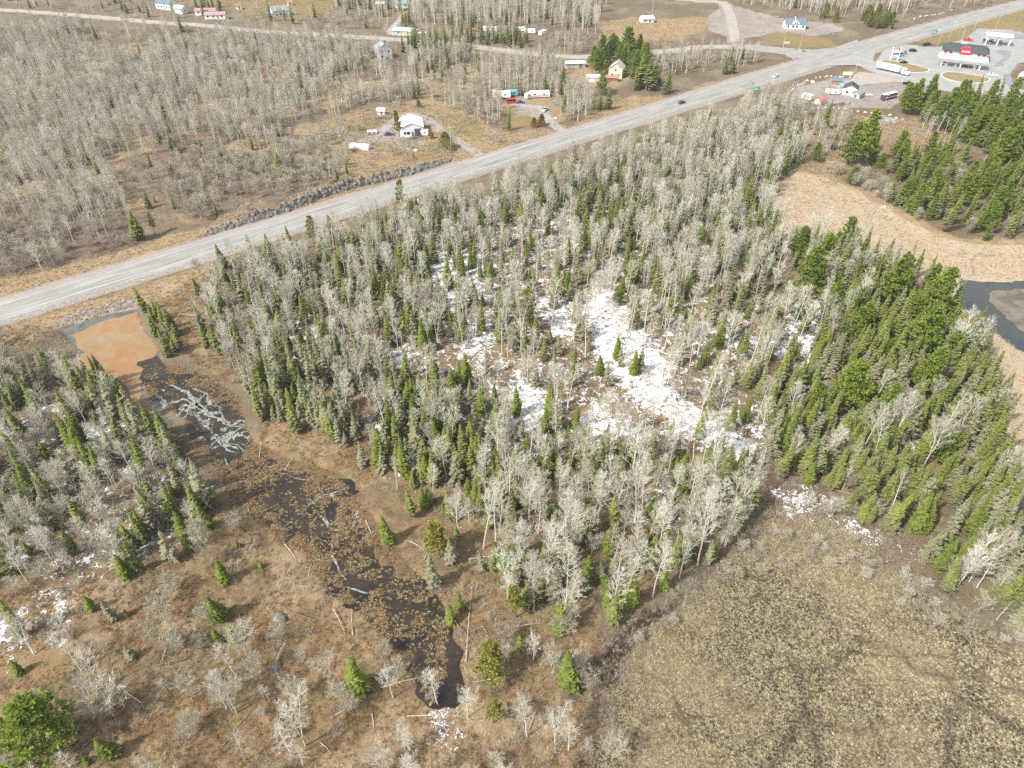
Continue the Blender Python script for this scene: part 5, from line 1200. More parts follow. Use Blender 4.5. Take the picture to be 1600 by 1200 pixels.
def house(px, py, W, D, H, RH, rz, wall, roof, label, name='house', cat='house', ridge='x', over=.45, ops=(), chimney=False, hip=0.0, floor_=0.0):
    x, y, z = at(px, py); r_ = thing(name, label, cat, (x, y, z + floor_), R(rz)); w = MB()
    foot = MB().box((0, 0, -.25), (W + .1, D + .1, .7)); obj('foundation', foot.mesh('foundation', 'concrete'), r_)
    if ridge == 'x':
        w.prism([(-D / 2, .05), (D / 2, .05), (D / 2, H), (0, H + RH * .97), (-D / 2, H)], -W / 2, W / 2)
        w.v = [(vy, vx, vz) for vx, vy, vz in w.v]; L_, S_ = W, D
    else:
        w.prism([(-W / 2, .05), (W / 2, .05), (W / 2, H), (0, H + RH * .97), (-W / 2, H)], -D / 2, D / 2); L_, S_ = D, W
    if RH < .5: w = MB().box((0, 0, H / 2), (W, D, H))
    obj('wall', w.mesh('wall', wall), r_)
    rf = MB(); t = .16; s_ = RH / (S_ / 2); e = S_ / 2 + over; l = L_ / 2 + over; he = H - over * s_ + .04; hr = H + RH + .05
    hp = hip * S_ / 2
    def tr(a, b_, c_): return (a, b_, c_) if ridge == 'x' else (b_, a, c_)
    for sg in (-1, 1):
        lo = [tr(-l, sg * e, he), tr(l, sg * e, he), tr(l - hp, 0, hr), tr(-l + hp, 0, hr)]
        rf.face(lo); rf.face([(q[0], q[1], q[2] + t) for q in lo])
        for i in range(4):
            a, b_ = lo[i], lo[(i + 1) % 4]; rf.face([a, b_, (b_[0], b_[1], b_[2] + t), (a[0], a[1], a[2] + t)])
        if hip: rf.face([tr(sg * l, -e, he + t), tr(sg * l, e, he + t), tr(sg * (l - hp), 0, hr + t)])
    obj('roof', rf.mesh('roof', roof), r_)
    for o_ in ops: opening(*o_[:6], W, D, r_, o_[6] if len(o_) > 6 else 'dark_glass')
    if chimney: obj('chimney', MB().box((W * .2, D * .1, H + RH * .8 + .6), (.7, .7, 1.6)).mesh('chimney', 'brown_wall'), r_)
    return r_
Wn = lambda f, o, w=1.3, h=1.2, s=1.1: ('window', f, o, w, h, s)
Dr = lambda f, o, w=1.0, h=2.1, m_='door_grey': ('door', f, o, w, h, .12, m_)

house(643, 206, 11, 12, 4.4, 2.0, 9, 'white_metal', 'white_metal', 'white steel workshop with dark roll-up door beside a curved driveway', 'workshop', 'workshop', 'y', ops=[('door', 'f', 3.0, 3.4, 3.6, .12, 'door_grey'), Dr('f', .4, .9, 2.2), Wn('f', -1.6, 1.4, 1.3), ('door', 'l', -3, 2.2, 2.6, .12, 'door_grey'), Wn('f', -3.2, 1.0, 1.3)])
house(596, 178, 3.6, 2.8, 2.2, .8, 0, 'white_wall', 'white_metal', 'tiny white shed at the back edge of the workshop lawn', 'shed', 'shed', ops=[Dr('f', .3, .9, 1.8)])
house(438, 24, 12, 9, 4.2, 2.4, 28, 'pale_blue_wall', 'grey_roof', 'pale blue house with dark solar panels on its roof on a golden lawn', ops=[Wn('f', -3.5), Wn('f', 0), Dr('f', 3.5), Wn('r', 1), Wn('r', -2)])
house(453, 8, 3.5, 3, 2.5, .8, 20, 'white_wall', 'rust_roof', 'small white shed behind the solar-panelled house', 'shed', 'shed', ops=[Dr('f', .2, .9, 1.9, 'brown_wall')])
house(262, 13, 14, 9, 4.2, 2.6, -22, 'white_wall', 'blue_roof', 'white house with blue-grey roof half behind spruces by the far lane', ops=[Wn('f', -4), Wn('f', -1.5), Dr('f', 1.2), Wn('f', 4)], chimney=True)
house(283, 19, 9, 7, 3.2, 1.8, -22, 'pale_blue_wall', 'green_roof', 'pale garage wing standing beside the blue-roofed house', 'garage', 'garage', ops=[('door', 'f', 0, 3, 2.6, .12, 'white_paint'), Wn('r', 0)])
house(323, 21, 15, 6.5, 2.8, 1.2, 4, 'white_wall', 'pink_roof', 'long low house with faded pink roof farther from the lane', ops=[Wn('f', -5), Wn('f', -2), Dr('f', 1), Wn('f', 4.5)])
house(338, 29, 14.5, 6.5, 2.8, 1.3, 8, 'white_wall', 'pink_roof', 'long low house with faded pink roof nearest the lane', ops=[Wn('f', -5), Wn('f', -1), Dr('f', 2), Wn('f', 5)])
house(374, 14, 4, 4, 2.8, 1.2, 15, 'white_wall', 'brown_wall', 'small white outbuilding with brown roof alone on the golden lawn', 'shed', 'shed', ops=[Dr('f', .4, 1, 2, 'brown_wall')])
house(595, 11, 6.5, 5, 3.2, .9, -5, 'grey_wall', 'white_metal', 'grey carport shed with white roof in the far wood', 'shed', 'shed', ops=[('door', 'f', -1.5, 2.4, 2.5, .12, 'black_paint'), ('door', 'f', 1.6, 2.2, 2.5, .12, 'black_paint')])
house(629, 12, 11, 7, 2.8, 1.8, -8, 'white_wall', 'teal_roof', 'white cottage with teal roof at the end of the far drive', ops=[Wn('f', -3.4), Dr('f', 0), Wn('f', 3.2)])
house(632, 53, 14, 8, 2.6, 1.4, -14, 'grey_wall', 'green_roof', 'low building with pale green roof beside the far lane', 'barn', 'barn', ops=[('door', 'f', 2, 3, 2.2, .12, 'yellow_paint'), Wn('f', -3)])
house(600, 90, 8.5, 9, 6.0, 2.8, 24, 'pale_blue_wall', 'grey_roof', 'tall grey-white two-storey house deep in the bare wood', ridge='y', ops=[Wn('f', -2, 1.2, 1.3, 3.8), Wn('f', 2, 1.2, 1.3, 3.8), Wn('f', -2.2), Dr('f', 1.6), Wn('l', 0, 1.4, 1.3, 3.8), Wn('l', 1)], chimney=True)
house(898, 104, 12, 5, 2.6, .7, 6, 'grey_wall', 'white_metal', 'long narrow shed with white roof behind the grey thicket', 'shed', 'shed', ops=[Dr('f', 3, 1.8, 2)])
house(930, 126, 10, 5, 2.8, .6, 2, 'cream_wall', 'white_metal', 'low outbuilding with flat white roof beside the olive cedar', 'shed', 'shed', ops=[('door', 'f', -2, 3, 2.2, .12, 'white_paint'), Wn('f', 3)])
house(963, 119, 8, 8, 5.2, 3.0, -18, 'cream_wall', 'beige_roof', 'beige gabled house tucked among tall pines', ridge='y', ops=[Wn('f', -1.8, 1.3, 1.3, 1.2), Wn('f', 1.8, 1.3, 1.3, 1.2), Wn('f', 0, 1, 1.2, 3.9)])
house(953, 126, 9, 4, 2.3, .8, -6, 'brown_wall', 'rust_roof', 'low rust-roofed lean-to in front of the beige gabled house', 'lean_to', 'shed', ops=[Dr('f', 0, 1.6, 1.9)])
house(1010, 34, 9, 6, 2.8, 1.4, 12, 'white_wall', 'white_metal', 'small whitewashed cottage beside the thin mast', ops=[Wn('f', -2), Dr('f', 1.5)])
h_ = house(1240, 43, 14, 8.5, 3.4, 2.6, -5, 'white_wall', 'blue_roof', 'white bungalow with blue-grey roof and central dormer on open ground', ops=[Wn('f', -5, 1.2, 1.5, .9), Wn('f', -1.6, 1.5, 1.2), Wn('f', 1.0, 1.5, 1.2), ('door', 'f', 3.2, 1.0, 2.1, .12, 'white_paint'), Wn('f', 5.2, 1.2, 1.5, .9)])
dm = MB(); dm.prism([(-2.6, 3.0), (2.6, 3.0), (2.6, 3.6), (0, 5.6), (-2.6, 3.6)], -4.6, -.5); dmo = obj('dormer', dm.mesh('dormer', 'white_wall'), h_)
for s_ in (-.75, .75): obj('window', MB().box((s_, -4.63, 4.0), (.9, .1, .8)).mesh('window', 'dark_glass'), dmo)
obj('chimney', MB().box((0, 1, 6.2), (.8, .8, 1.4)).mesh('chimney', 'white_paint'), h_)
# wrecking-yard huts
house(1307, 131, 5, 4, 2.4, 1.1, -18, 'brown_wall', 'blue_roof', 'brown hut with dark blue roof at the north end of the yard', 'hut', 'hut', ops=[Dr('f', -1, .9, 1.9, 'orange_paint')])
house(1317, 142, 4.6, 7, 3.2, .5, -12, 'grey_wall', 'teal_roof', 'grey box building with pale teal flat roof in the yard', 'hut', 'hut', ops=[Wn('f', 0)])
house(1327, 146, 7, 7, 3.6, 1.8, -24, 'white_wall', 'dark_roof', 'white gabled hut with dark roof in the middle of the yard', 'hut', 'hut', 'y', ops=[Dr('f', 1.8, 1.1, 2, 'purple_paint'), Wn('f', -1.4)])
house(1340, 150, 4.5, 8, 2.4, 1.1, -42, 'grey_wall', 'grey_roof', 'long weathered greenhouse-like shed behind the white gabled hut', 'shed', 'shed', 'y', ops=[Dr('f', 0, 1, 1.9)])
house(1281, 161, 4.4, 3.6, 2.2, 1.4, 30, 'cream_wall', 'red_roof', 'little cream playhouse with red roof at the yard edge', 'hut', 'hut', ops=[Dr('f', 0, .9, 1.7)])

# filling station -----------------------------------------------------
c0, rz0, len0 = seg((1474, 91), (1534, 98))
st = thing('filling_station', 'filling station shop with dark hipped roof and red sign panels', 'shop', (c0[0] + math.sin(rz0) * -7, c0[1] + math.cos(rz0) * 7, .12), rz0)
obj('wall', MB().box((0, 0, 2.3), (24, 13, 4.6)).mesh('wall', 'white_wall'), st)
rf = MB(); T_ = [(-13.2, -7.7, 4.62), (13.2, -7.7, 4.62), (13.2, 7.7, 4.62), (-13.2, 7.7, 4.62)]; U_ = [(-10.2, -2.5, 7.4), (10.2, -2.5, 7.4), (10.2, 2.5, 7.4), (-10.2, 2.5, 7.4)]
for i in range(4): rf.face([T_[i], T_[(i + 1) % 4], U_[(i + 1) % 4], U_[i]])
rf.face(U_); rf.face([(q[0], q[1], 4.6) for q in T_][::-1]); rf_o = obj('roof', rf.mesh('roof', 'dark_roof'), st)
obj('roof_unit', MB().box((-2, 2.2, 7.9), (3.5, 2, 1.0)).mesh('roof_unit', 'pole_metal'), rf_o)
gb = MB(); gb.prism([(-3, 3.0), (3, 3.0), (3, 6.0), (1.6, 7.3), (-1.6, 7.3), (-3, 6.0)], -8.3, -4.0); sg_ = obj('sign_panel', gb.mesh('sign_panel', 'red_paint'), st)
for k, xx in enumerate((-1.9, -1.1, -.3, .5, 1.3, 2.0)):      # unreadable white lettering strokes
    obj('lettering', MB().box((xx, -8.34, 5.2), (.42, .06, 1.15 if k in (0, 3) else .8)).mesh('lettering', 'white_paint'), sg_)
for xx in (-9.2, 9.2):
    p_ = obj('sign_panel', MB().box((xx, -6.62, 3.0), (4.4, .2, 3.0)).mesh('sign_panel', 'red_paint'), st)
    em = MB().box((xx, -6.76, 3.9), (1.5, .06, .4)).box((xx - .5, -6.76, 3.4), (.45, .06, .7)).box((xx, -6.76, 3.0), (1.5, .06, .4)).box((xx + .5, -6.76, 2.6), (.45, .06, .6)).box((xx, -6.76, 2.1), (1.5, .06, .4))
    obj('emblem', em.mesh('emblem', 'white_paint'), p_)
for xx in (-5.4, -2.2, 2.2, 5.4): opening('window', 'f', xx, 2.4, 2.2, .6, 24, 13, st, 'dark_glass')
opening('door', 'f', 0, 1.8, 2.5, .05, 24, 13, st, 'dark_glass')
c1, rz1, len1 = seg((1464, 101), (1535, 109))
cn = thing('fuel_canopy', 'long pale mint fuel canopy in front of the filling station shop', 'canopy', (c1[0], c1[1], .12), rz1)
obj('roof', MB().box((0, 0, 5.5), (len1 + 1.5, 8.5, .5)).mesh('roof', 'mint_roof'), cn)
obj('fascia', MB().box((0, -4.36, 5.25), (len1 + 1.7, .16, 1.0)).box((0, 4.36, 5.25), (len1 + 1.7, .16, 1.0)).box((-len1 / 2 - .85, 0, 5.25), (.16, 8.5, 1.0)).box((len1 / 2 + .85, 0, 5.25), (.16, 8.5, 1.0)).mesh('fascia', 'white_paint'), cn)
for xx in (-.42, 0, .42):
    for yy in (-2.2, 2.2): obj('column', MB().box((xx * len1, yy, 2.6), (.5, .5, 5.3)).mesh('column', 'white_paint'), cn)
for xx in (-.3, -.1, .12, .32):
    pm = thing('fuel_pump', 'red and white fuel pump under the mint canopy, ' + {-.3: 'westmost', -.1: 'second from the west', .12: 'third from the west', .32: 'eastmost'}[xx], 'fuel pump', cn.matrix_basis @ Vector((xx * len1, -1.0, 0)) if False else (c1[0] + math.cos(rz1) * xx * len1, c1[1] + math.sin(rz1) * xx * len1, .12), rz1, 'fuel pumps under the mint canopy')
    b_ = obj('body', MB().box((0, 0, .95), (1.0, .6, 1.6)).mesh('body', 'white_paint'), pm); obj('plinth', MB().box((0, 0, .08), (2.4, 1.1, .16)).mesh('plinth', 'concrete'), pm); obj('display', MB().box((0, -.32, 1.4), (.8, .06, .5)).mesh('display', 'red_paint'), pm)
c2, rz2, len2 = seg((1536, 68), (1577, 72))
tc = thing('truck_canopy', 'bright white truck canopy on pale columns behind the filling station', 'canopy', (c2[0], c2[1], .12), rz2)
obj('roof', MB().box((0, 0, 5.9), (len2, 8, .7)).mesh('roof', 'white_metal'), tc)
for xx in (-.44, 0, .44):
    for yy in (-2.5, 2.5): obj('column', MB().box((xx * len2, yy, 2.8), (.6, .6, 5.6)).mesh('column', 'white_paint'), tc)
# price sign
x, y, _z = at(1396, 95); ps = thing('price_sign', 'tall white post sign with red and blue panels at the station entrance', 'sign', (x, y, .1), R(-12))
for s_ in (-2.1, 2.1): obj('post', MB().box((s_, 0, 3.8), (.45, .45, 7.6)).mesh('post', 'white_paint'), ps)
for zz, m_, hh in ((6.7, 'red_paint', 1.3), (5.2, 'white_paint', 1.3), (3.9, 'blue_paint', .9), (2.9, 'white_paint', .8)): obj('panel', MB().box((0, -.1, zz), (3.7, .3, hh)).mesh('panel', m_), ps)
obj('lettering', MB().box((-.9, -.28, 6.7), (.8, .06, .6)).box((.3, -.28, 6.7), (.9, .06, .6)).mesh('lettering', 'white_paint'), ps)

# vehicles -------------------------------------------------------------
def wheels(r_, xs, W, rad=.36):
    me_ = MB(); me_.tube((0, -.13, 0), (0, .13, 0), rad, rad, 12, 0, True); rim = MB(); rim.tube((0, -.145, 0), (0, .145, 0), rad * .5, rad * .5, 8, 0, True)
    a, b_ = me_.mesh('tyre', 'rubber'), rim.mesh('rim', 'silver_paint')
    for xx in xs:
        for s_ in (-1, 1):
            w_ = obj('wheel', a, r_); w_.location = (xx, s_ * (W / 2 - .1), rad); obj('rim', b_, w_)
def car(px, py, rz, paint, label, kind='car', group=None, z=None, dz=0.0):
    x, y, zz = at(px, py); zz = zz if z is None else z
    r_ = thing(dict(car='car', pickup='pickup_truck', van='van', suv='car')[kind], label, dict(car='car', pickup='pickup truck', van='van', suv='car')[kind], (x, y, zz + dz), rz, group)
    if kind == 'car': L, W, prof, cab = 4.6, 1.8, [(-2.3, .3), (2.3, .3), (2.32, .62), (2.15, .82), (1.1, .95), (-1.5, .98), (-2.2, .92), (-2.32, .6)], [(-1.6, .95), (1.05, .95), (.4, 1.42), (-.95, 1.45)]
    elif kind == 'suv': L, W, prof, cab = 4.8, 1.9, [(-2.4, .35), (2.4, .35), (2.42, .8), (2.2, 1.0), (1.2, 1.1), (-2.35, 1.12), (-2.42, .8)], [(-2.3, 1.1), (1.15, 1.1), (.55, 1.72), (-2.05, 1.75)]
    elif kind == 'van': L, W, prof, cab = 5.6, 2.1, [(-2.8, .4), (2.8, .4), (2.85, 1.0), (2.3, 1.25), (-2.8, 1.25)], [(-2.8, 1.23), (2.2, 1.23), (1.5, 2.3), (-2.75, 2.35)]
    else: L, W, prof, cab = 5.7, 2.0, [(-2.85, .45), (2.85, .45), (2.9, .9), (2.6, 1.12), (1.2, 1.2), (-.6, 1.2), (-.6, .8), (-2.7, .8), (-2.7, 1.2), (-2.85, 1.2)], [(-.6, 1.18), (1.15, 1.18), (.55, 1.82), (-.5, 1.85)]
    b_ = MB(); b_.prism(prof, -W / 2, W / 2); obj('body', b_.mesh('body', paint), r_)
    c_ = MB(); c_.prism(cab, -W / 2 + .12, W / 2 - .12); co = obj('cabin', c_.mesh('cabin', 'dark_glass'), r_)
    tt = [q for q in cab if q[1] > cab[0][1] + .2]; xa, xb = min(q[0] for q in tt), max(q[0] for q in tt); zt = max(q[1] for q in tt)
    obj('roof', MB().box(((xa + xb) / 2, 0, zt + .02), (xb - xa, W - .3, .07)).mesh('roof', paint), co)
    if kind == 'pickup':
        for s_ in (-1, 1): obj('bed_side', MB().box((-1.65, s_ * (W / 2 - .06), 1.0), (2.1, .1, .42)).mesh('bed_side', paint), r_)
    for s_ in (-1, 1): obj('headlight', MB().box((L / 2 + .01, s_ * W * .36, .72), (.06, .34, .16)).mesh('headlight', 'white_paint'), r_)
    wheels(r_, (L * .31, -L * .30), W); return r_
RD = HWYDIR
car(1065, 162, RD, 'blue_paint', 'dark blue car driving on the highway', z=.17)
car(1212, 121, RD + math.pi, 'white_paint', 'white car driving on the highway near the junction', z=.17)
car(1426, 81, .15, 'black_paint', 'black suv parked on the station forecourt', 'suv', z=.12)
car(1404, 88, .1, 'teal_paint', 'teal and white van parked beside the price sign', 'van', z=.12)
car(1414, 84, 1.2, 'grey_paint', 'dark grey car parked between price sign and black suv', z=.12)
car(1412, 99, .1, 'black_paint', 'small black car near the white lorry', z=.12)
car(1474, 101, rz1, 'white_paint', 'white car filling up at the west end of the mint canopy', z=.12)
car(1509, 106, rz1, 'black_paint', 'dark car filling up at the middle of the mint canopy', z=.12)
car(1525, 107, rz1, 'grey_paint', 'grey car filling up at the east end of the mint canopy', z=.12)
car(1512, 64, -.4, 'red_paint', 'red pickup parked behind the filling station shop', 'pickup', z=.12)
car(1551, 119, rz1, 'white_paint', 'white car turning at the end of the grass island', z=.12)
for i_, (a_, b_) in enumerate(((1538, 66), (1547, 68), (1561, 70))): car(a_, b_, rz2 + 1.3, 'grey_paint', ['grey van under the west end of the truck canopy', 'grey van under the middle of the truck canopy', 'grey van under the east end of the truck canopy'][i_], 'van', z=.12)
car(1448, 72, .3, 'black_paint', 'black pickup parked on the grass edge west of the shop', 'pickup')
car(1419, 132, -.2, 'black_paint', 'black pickup parked beside the access road', 'pickup')
car(1455, 137, .3, 'blue_paint', 'dark blue pickup at the pine edge of the access road', 'pickup')
car(608, 211, .25, 'blue_paint', 'dark blue car parked on the workshop drive')
car(851, 173, 1.2, 'silver_paint', 'silver pickup on the drive of the mobile home', 'pickup')
car(813, 161, .3, 'blue_paint', 'dark blue car beside the mobile home')
car(800, 161, .2, 'red_paint', 'red van at the junk pile by the mobile home', 'van')
car(817, 149, 1.5, 'black_paint', 'black suv parked behind the junk pile', 'suv')
car(651, 53, .2, 'white_paint', 'white van beside the green-roofed building', 'van')
car(661, 54, .3, 'white_paint', 'white pickup east of the green-roofed building', 'pickup')
# caravans and mobile homes
def caravan(px, py, L, W, H, rz, body, label, name='caravan', cat='caravan', stripe=None, roofm='white_metal'):
    x, y, z = at(px, py); r_ = thing(name, label, cat, (x, y, z), rz)
    b_ = MB(); b_.prism([(-L / 2, .5), (L / 2 - .2, .5), (L / 2, 1.2), (L / 2 - .35, H - .1), (-L / 2 + .1, H - .1)], -W / 2, W / 2); bo = obj('body', b_.mesh('body', body), r_)
    obj('roof', MB().box((-.1, 0, H - .04), (L - .5, W - .1, .14)).mesh('roof', roofm), r_)
    for s_ in (-1, 1):
        for k in (-.25, .2): obj('window', MB().box((k * L, s_ * (W / 2 + .02), H * .62), (1.0, .06, .6)).mesh('window', 'dark_glass'), r_)
    if stripe: obj('stripe', MB().box((0, -W / 2 - .02, H * .36), (L * .9, .05, .35)).mesh('stripe', stripe), bo)
    wheels(r_, (-.1 * L,), W, .32)
    obj('hitch', MB().tube((L / 2 - .2, 0, .55), (L / 2 + 1.1, 0, .5), .06, .05, 5).mesh('hitch', 'black_paint'), r_)
caravan(661, 211, 5.6, 2.4, 2.8, -.15, 'white_paint', 'white caravan parked in front of the workshop door')
caravan(1261, 155, 5.8, 2.6, 2.9, 2.2, 'white_paint', 'white rounded caravan at the west edge of the yard')
caravan(1300, 146, 7.0, 3.6, 2.0, -.2, 'white_paint', 'low wide white trailer covered in pale sheet beside the yard huts')
caravan(784, 153, 10, 3.6, 3.0, -.1, 'white_paint', 'white mobile home at the west end of the roadside homestead', 'mobile_home', 'mobile home')
caravan(799, 150, 7, 3.0, 2.8, .1, 'teal_paint', 'turquoise roofed trailer behind the junk pile', 'mobile_home', 'mobile home', roofm='teal_paint')
caravan(827, 153, 5.2, 2.5, 2.8, .7, 'white_paint', 'short white camper between the junk pile and long trailer')
caravan(843, 152, 11, 3.0, 3.2, .12, 'white_paint', 'long white trailer with red end by the thicket', stripe='red_paint')
caravan(766, 50, 11.5, 3.0, 2.9, .03, 'white_paint', 'long white trailer behind the row of far spruces')
caravan(813, 49, 7, 2.6, 2.8, .1, 'white_paint', 'white trailer west of the slanted camper in the far meadow')
caravan(828, 51, 8, 2.6, 2.8, -.15, 'white_paint', 'second white trailer in the far meadow')
caravan(848, 54, 7, 2.6, 2.8, .9, 'white_paint', 'white camper standing slantwise in the far meadow')
caravan(741, 51, 5, 2.4, 2.2, .1, 'orange_paint', 'orange container beside the long far trailer', 'container', 'container', roofm='rust_roof')
caravan(1596, 122, 7, 2.8, 3.0, .8, 'silver_paint', 'silver motorhome half hidden by bare trees at the east edge')
caravan(582, 209, 5, 2.4, 1.6, .1, 'silver_paint', 'low pale boat trailer on the workshop lawn', 'trailer', 'trailer')
# white tarpaulin shelter, stone pile
x, y, z = at(562, 231); tp = thing('tarp_shelter', 'low white tarpaulin shelter beside bare shrubs west of the drive', 'shelter', (x, y, z), R(-14)); b_ = MB(); b_.prism([(-1.8, 0), (1.8, 0), (1.6, 1.3), (0, 2.3), (-1.6, 1.3)], -5, 5); b_.v = [(vy, vx, vz) for vx, vy, vz in b_.v]
obj('cover', b_.mesh('cover', 'white_metal'), tp)
for k in range(6): obj('hoop', MB().tube((-5 + 2 * k, -1.85, 0), (-5 + 2 * k, -1.63, 1.35), .05, .05, 4).tube((-5 + 2 * k, -1.63, 1.35), (-5 + 2 * k, 0, 2.36), .05, .05, 4).tube((-5 + 2 * k, 0, 2.36), (-5 + 2 * k, 1.63, 1.35), .05, .05, 4).mesh('hoop', 'pole_metal'), tp)
# lorry
cL, rzL, lenL = seg((1371, 108), (1419, 119)); lenL = 20.5
tk = thing('articulated_lorry', 'white articulated lorry leaving the station along the access road', 'lorry', (cL[0], cL[1], .13), rzL)
obj('trailer', MB().box((-3.2, 0, 2.55), (14, 2.55, 2.8)).mesh('trailer', 'white_metal'), tk)
obj('chassis', MB().box((-1, 0, .95), (18.4, 1.4, .35)).mesh('chassis', 'black_paint'), tk)
cb = MB(); cb.prism([(5.0, .8), (9.6, .8), (9.7, 1.9), (8.0, 2.2), (7.5, 3.3), (6.4, 3.75), (5.0, 3.75)], -1.2, 1.2); cbo = obj('cab', cb.mesh('cab', 'white_paint'), tk)
obj('window', MB().box((7.82, 0, 2.72), (.16, 2.1, .85)).mesh('window', 'dark_glass'), cbo)
for s_ in (-1, 1): obj('window', MB().box((6.9, s_ * 1.21, 2.7), (.9, .05, .7)).mesh('window', 'dark_glass'), cbo)
wheels(tk, (-9.0, -7.8, 5.4, 6.6, 8.9), 2.5, .5)
# bus
cB, rzB, lenB = seg((1377, 157), (1398, 152)); bs = thing('coach', 'white-roofed purple and black coach parked in the yard', 'bus', (cB[0], cB[1], .05), rzB)
b_ = MB(); b_.prism([(-5.2, .4), (5.1, .4), (5.2, 1.3), (5.0, 2.9), (-5.2, 2.9)], -1.25, 1.25); obj('body', b_.mesh('body', 'purple_paint'), bs)
obj('roof', MB().box((-.1, 0, 2.98), (10.2, 2.4, .18)).mesh('roof', 'white_paint'), bs)
obj('stripe', MB().box((0, -1.27, 1.35), (9.8, .05, .3)).mesh('stripe', 'white_paint'), bs)
for k in range(6): obj('window', MB().box((-4.2 + k * 1.55, -1.27, 2.2), (1.3, .06, .8)).mesh('window', 'dark_glass'), bs)
obj('windscreen', MB().box((5.13, 0, 2.1), (.1, 2.2, 1.3)).mesh('windscreen', 'dark_glass'), bs); wheels(bs, (3.2, -3.2), 2.4, .48)
# boat
x, y, z = at(1354, 150); bt = thing('boat', 'white motorboat on the ground beside the yard shed', 'boat', (x, y, z + .1), -.15)
hb_ = MB(); hl = [(-2.8, -.9), (1.2, -.95), (2.9, 0), (1.2, .95), (-2.8, .9)]
for i in range(5):
    a, c_ = hl[i], hl[(i + 1) % 5]; hb_.face([(a[0], a[1] * .5, .1), (c_[0], c_[1] * .5, .1), (c_[0], c_[1], 1.0), (a[0], a[1], 1.0)])
hb_.face([(q[0], q[1] * .93, .8) for q in hl]); hb_.face([(q[0], q[1] * .5, .1) for q in hl][::-1]); obj('hull', hb_.mesh('hull', 'white_paint'), bt); obj('windscreen', MB().box((.4, 0, 1.2), (.1, 1.4, .5)).mesh('windscreen', 'dark_glass'), bt); obj('seat', MB().box((-1.2, 0, 1.0), (.6, 1.3, .4)).mesh('seat', 'silver_paint'), bt)

# poles, signs ----------------------------------------------------------
def pole(px, py, h, label, lamp=False, mat='pole_wood', arm=0.0, cross=True):
    x, y, z = at(px, py); r_ = thing('street_lamp' if lamp else 'power_pole', label, 'street lamp' if lamp else 'power pole', (x, y, z), RD + (1.57 if lamp else 0))
    obj('post', MB().tube((0, 0, -.3), (0, 0, h), .13, .09, 7).mesh('post', mat), r_)
    if lamp:
        a_ = obj('arm', MB().tube((0, 0, h - .2), (2.4, 0, h + .3), .07, .06, 5).mesh('arm', mat), r_); obj('lamp_head', MB().box((2.7, 0, h + .25), (1.0, .4, .18)).mesh('lamp_head', 'pole_metal'), a_)
    elif cross:
        a_ = obj('crossarm', MB().box((0, 0, h - .8), (.16, 2.4, .16)).mesh('crossarm', mat), r_)
        for s_ in (-1.05, 0, 1.05): obj('insulator', MB().tube((0, s_, h - .72), (0, s_, h - .4), .06, .04, 5).mesh('insulator', 'white_paint'), a_)
pole(705, 236, 11, 'pale slender pole between the big golden cedar and the drive', mat='pole_metal')
pole(1038, 146, 9, 'wooden power pole in front of the separate dark spruce')
pole(866, 196, 9, 'wooden power pole by the second driveway')
for i_, (a_, b_, h_, lb_, lm_) in enumerate([(1221, 84, 12, 'dark wooden pole beside the side road', True), (1249, 76, 11, 'pale pole on the bungalow lawn verge', False), (1296, 76, 10, 'pole at the lawn corner before the highway', False), (1342, 60, 11, 'thin pole beside the dark bushes', False),
    (1518, 56, 12, 'pale lamp post beside the red pickup', True), (1484, 58, 11, 'pale pole on the station bank', False), (1464, 74, 10, 'pale lamp post near the parked black pickup', True), (1555, 46, 13, 'tall lamp post behind the truck canopy', True), (1501, 66, 9, 'short lamp post close behind the shop', True),
    (1336, 112, 9, 'lamp post on the yard verge', True), (1381, 167, 7, 'pale pole beside the coach', False), (1165, 77, 10, 'pole along the side road among saplings', False), (1098, 80, 10, 'pole at the side road bend', False), (1520, 128, 8, 'lamp post on the grass island', True)]):
    pole(a_, b_, h_, lb_, lm_, 'pole_metal' if lm_ or 'pale' in lb_ else 'pole_wood')
def road_sign(px, py, w, h, top, mat, label, rz=0.0, posts=2):
    x, y, z = at(px, py); r_ = thing('road_sign', label, 'road sign', (x, y, z), rz)
    for s_ in ((-w * .35, w * .35) if posts == 2 else (0,)): obj('post', MB().box((s_, 0, top / 2), (.14, .14, top)).mesh('post', 'pole_metal'), r_)
    p_ = obj('panel', MB().box((0, -.12, top - h / 2), (w, .08, h)).mesh('panel', mat), r_)
    obj('lettering', MB().box((-w * .12, -.17, top - h * .35), (w * .55, .03, h * .16)).box((0, -.17, top - h * .68), (w * .7, .03, h * .16)).mesh('lettering', 'white_paint'), p_)
road_sign(1180, 146, 4.2, 2.2, 3.8, 'green_sign', 'green highway sign on the near shoulder', RD * .4)
road_sign(1458, 56, 4.2, 2.4, 4.0, 'green_sign', 'green highway sign opposite the pale boulders beyond the station', RD * .4)
road_sign(1323, 120, 5.5, 2.0, 3.4, 'cream_wall', 'weathered cream board sign on the yard verge', -.1)
road_sign(1228, 72, 4.6, 1.2, 2.6, 'yellow_paint', 'low yellow-green board beside the side road', .1)
x, y, z = at(1018, 28); ms = thing('radio_mast', 'thin tall blue-grey mast beside the whitewashed cottage', 'mast', (x, y, z), 0)
mb = MB()
for k in range(3): mb.tube((.35 * math.cos(k * 2.09), .35 * math.sin(k * 2.09), 0), (.2 * math.cos(k * 2.09), .2 * math.sin(k * 2.09), 24), .07, .05, 4)
obj('leg_frame', mb.mesh('leg_frame', 'pole_metal'), ms)
br_ = MB()
for k in range(22): br_.tube((.3, 0, k * 1.05), (-.2, .3, k * 1.05 + 1), .035, .035, 3).tube((-.2, .3, k * 1.05), (-.2, -.3, k * 1.05 + 1), .035, .035, 3)
obj('bracing', br_.mesh('bracing', 'pole_metal'), ms)

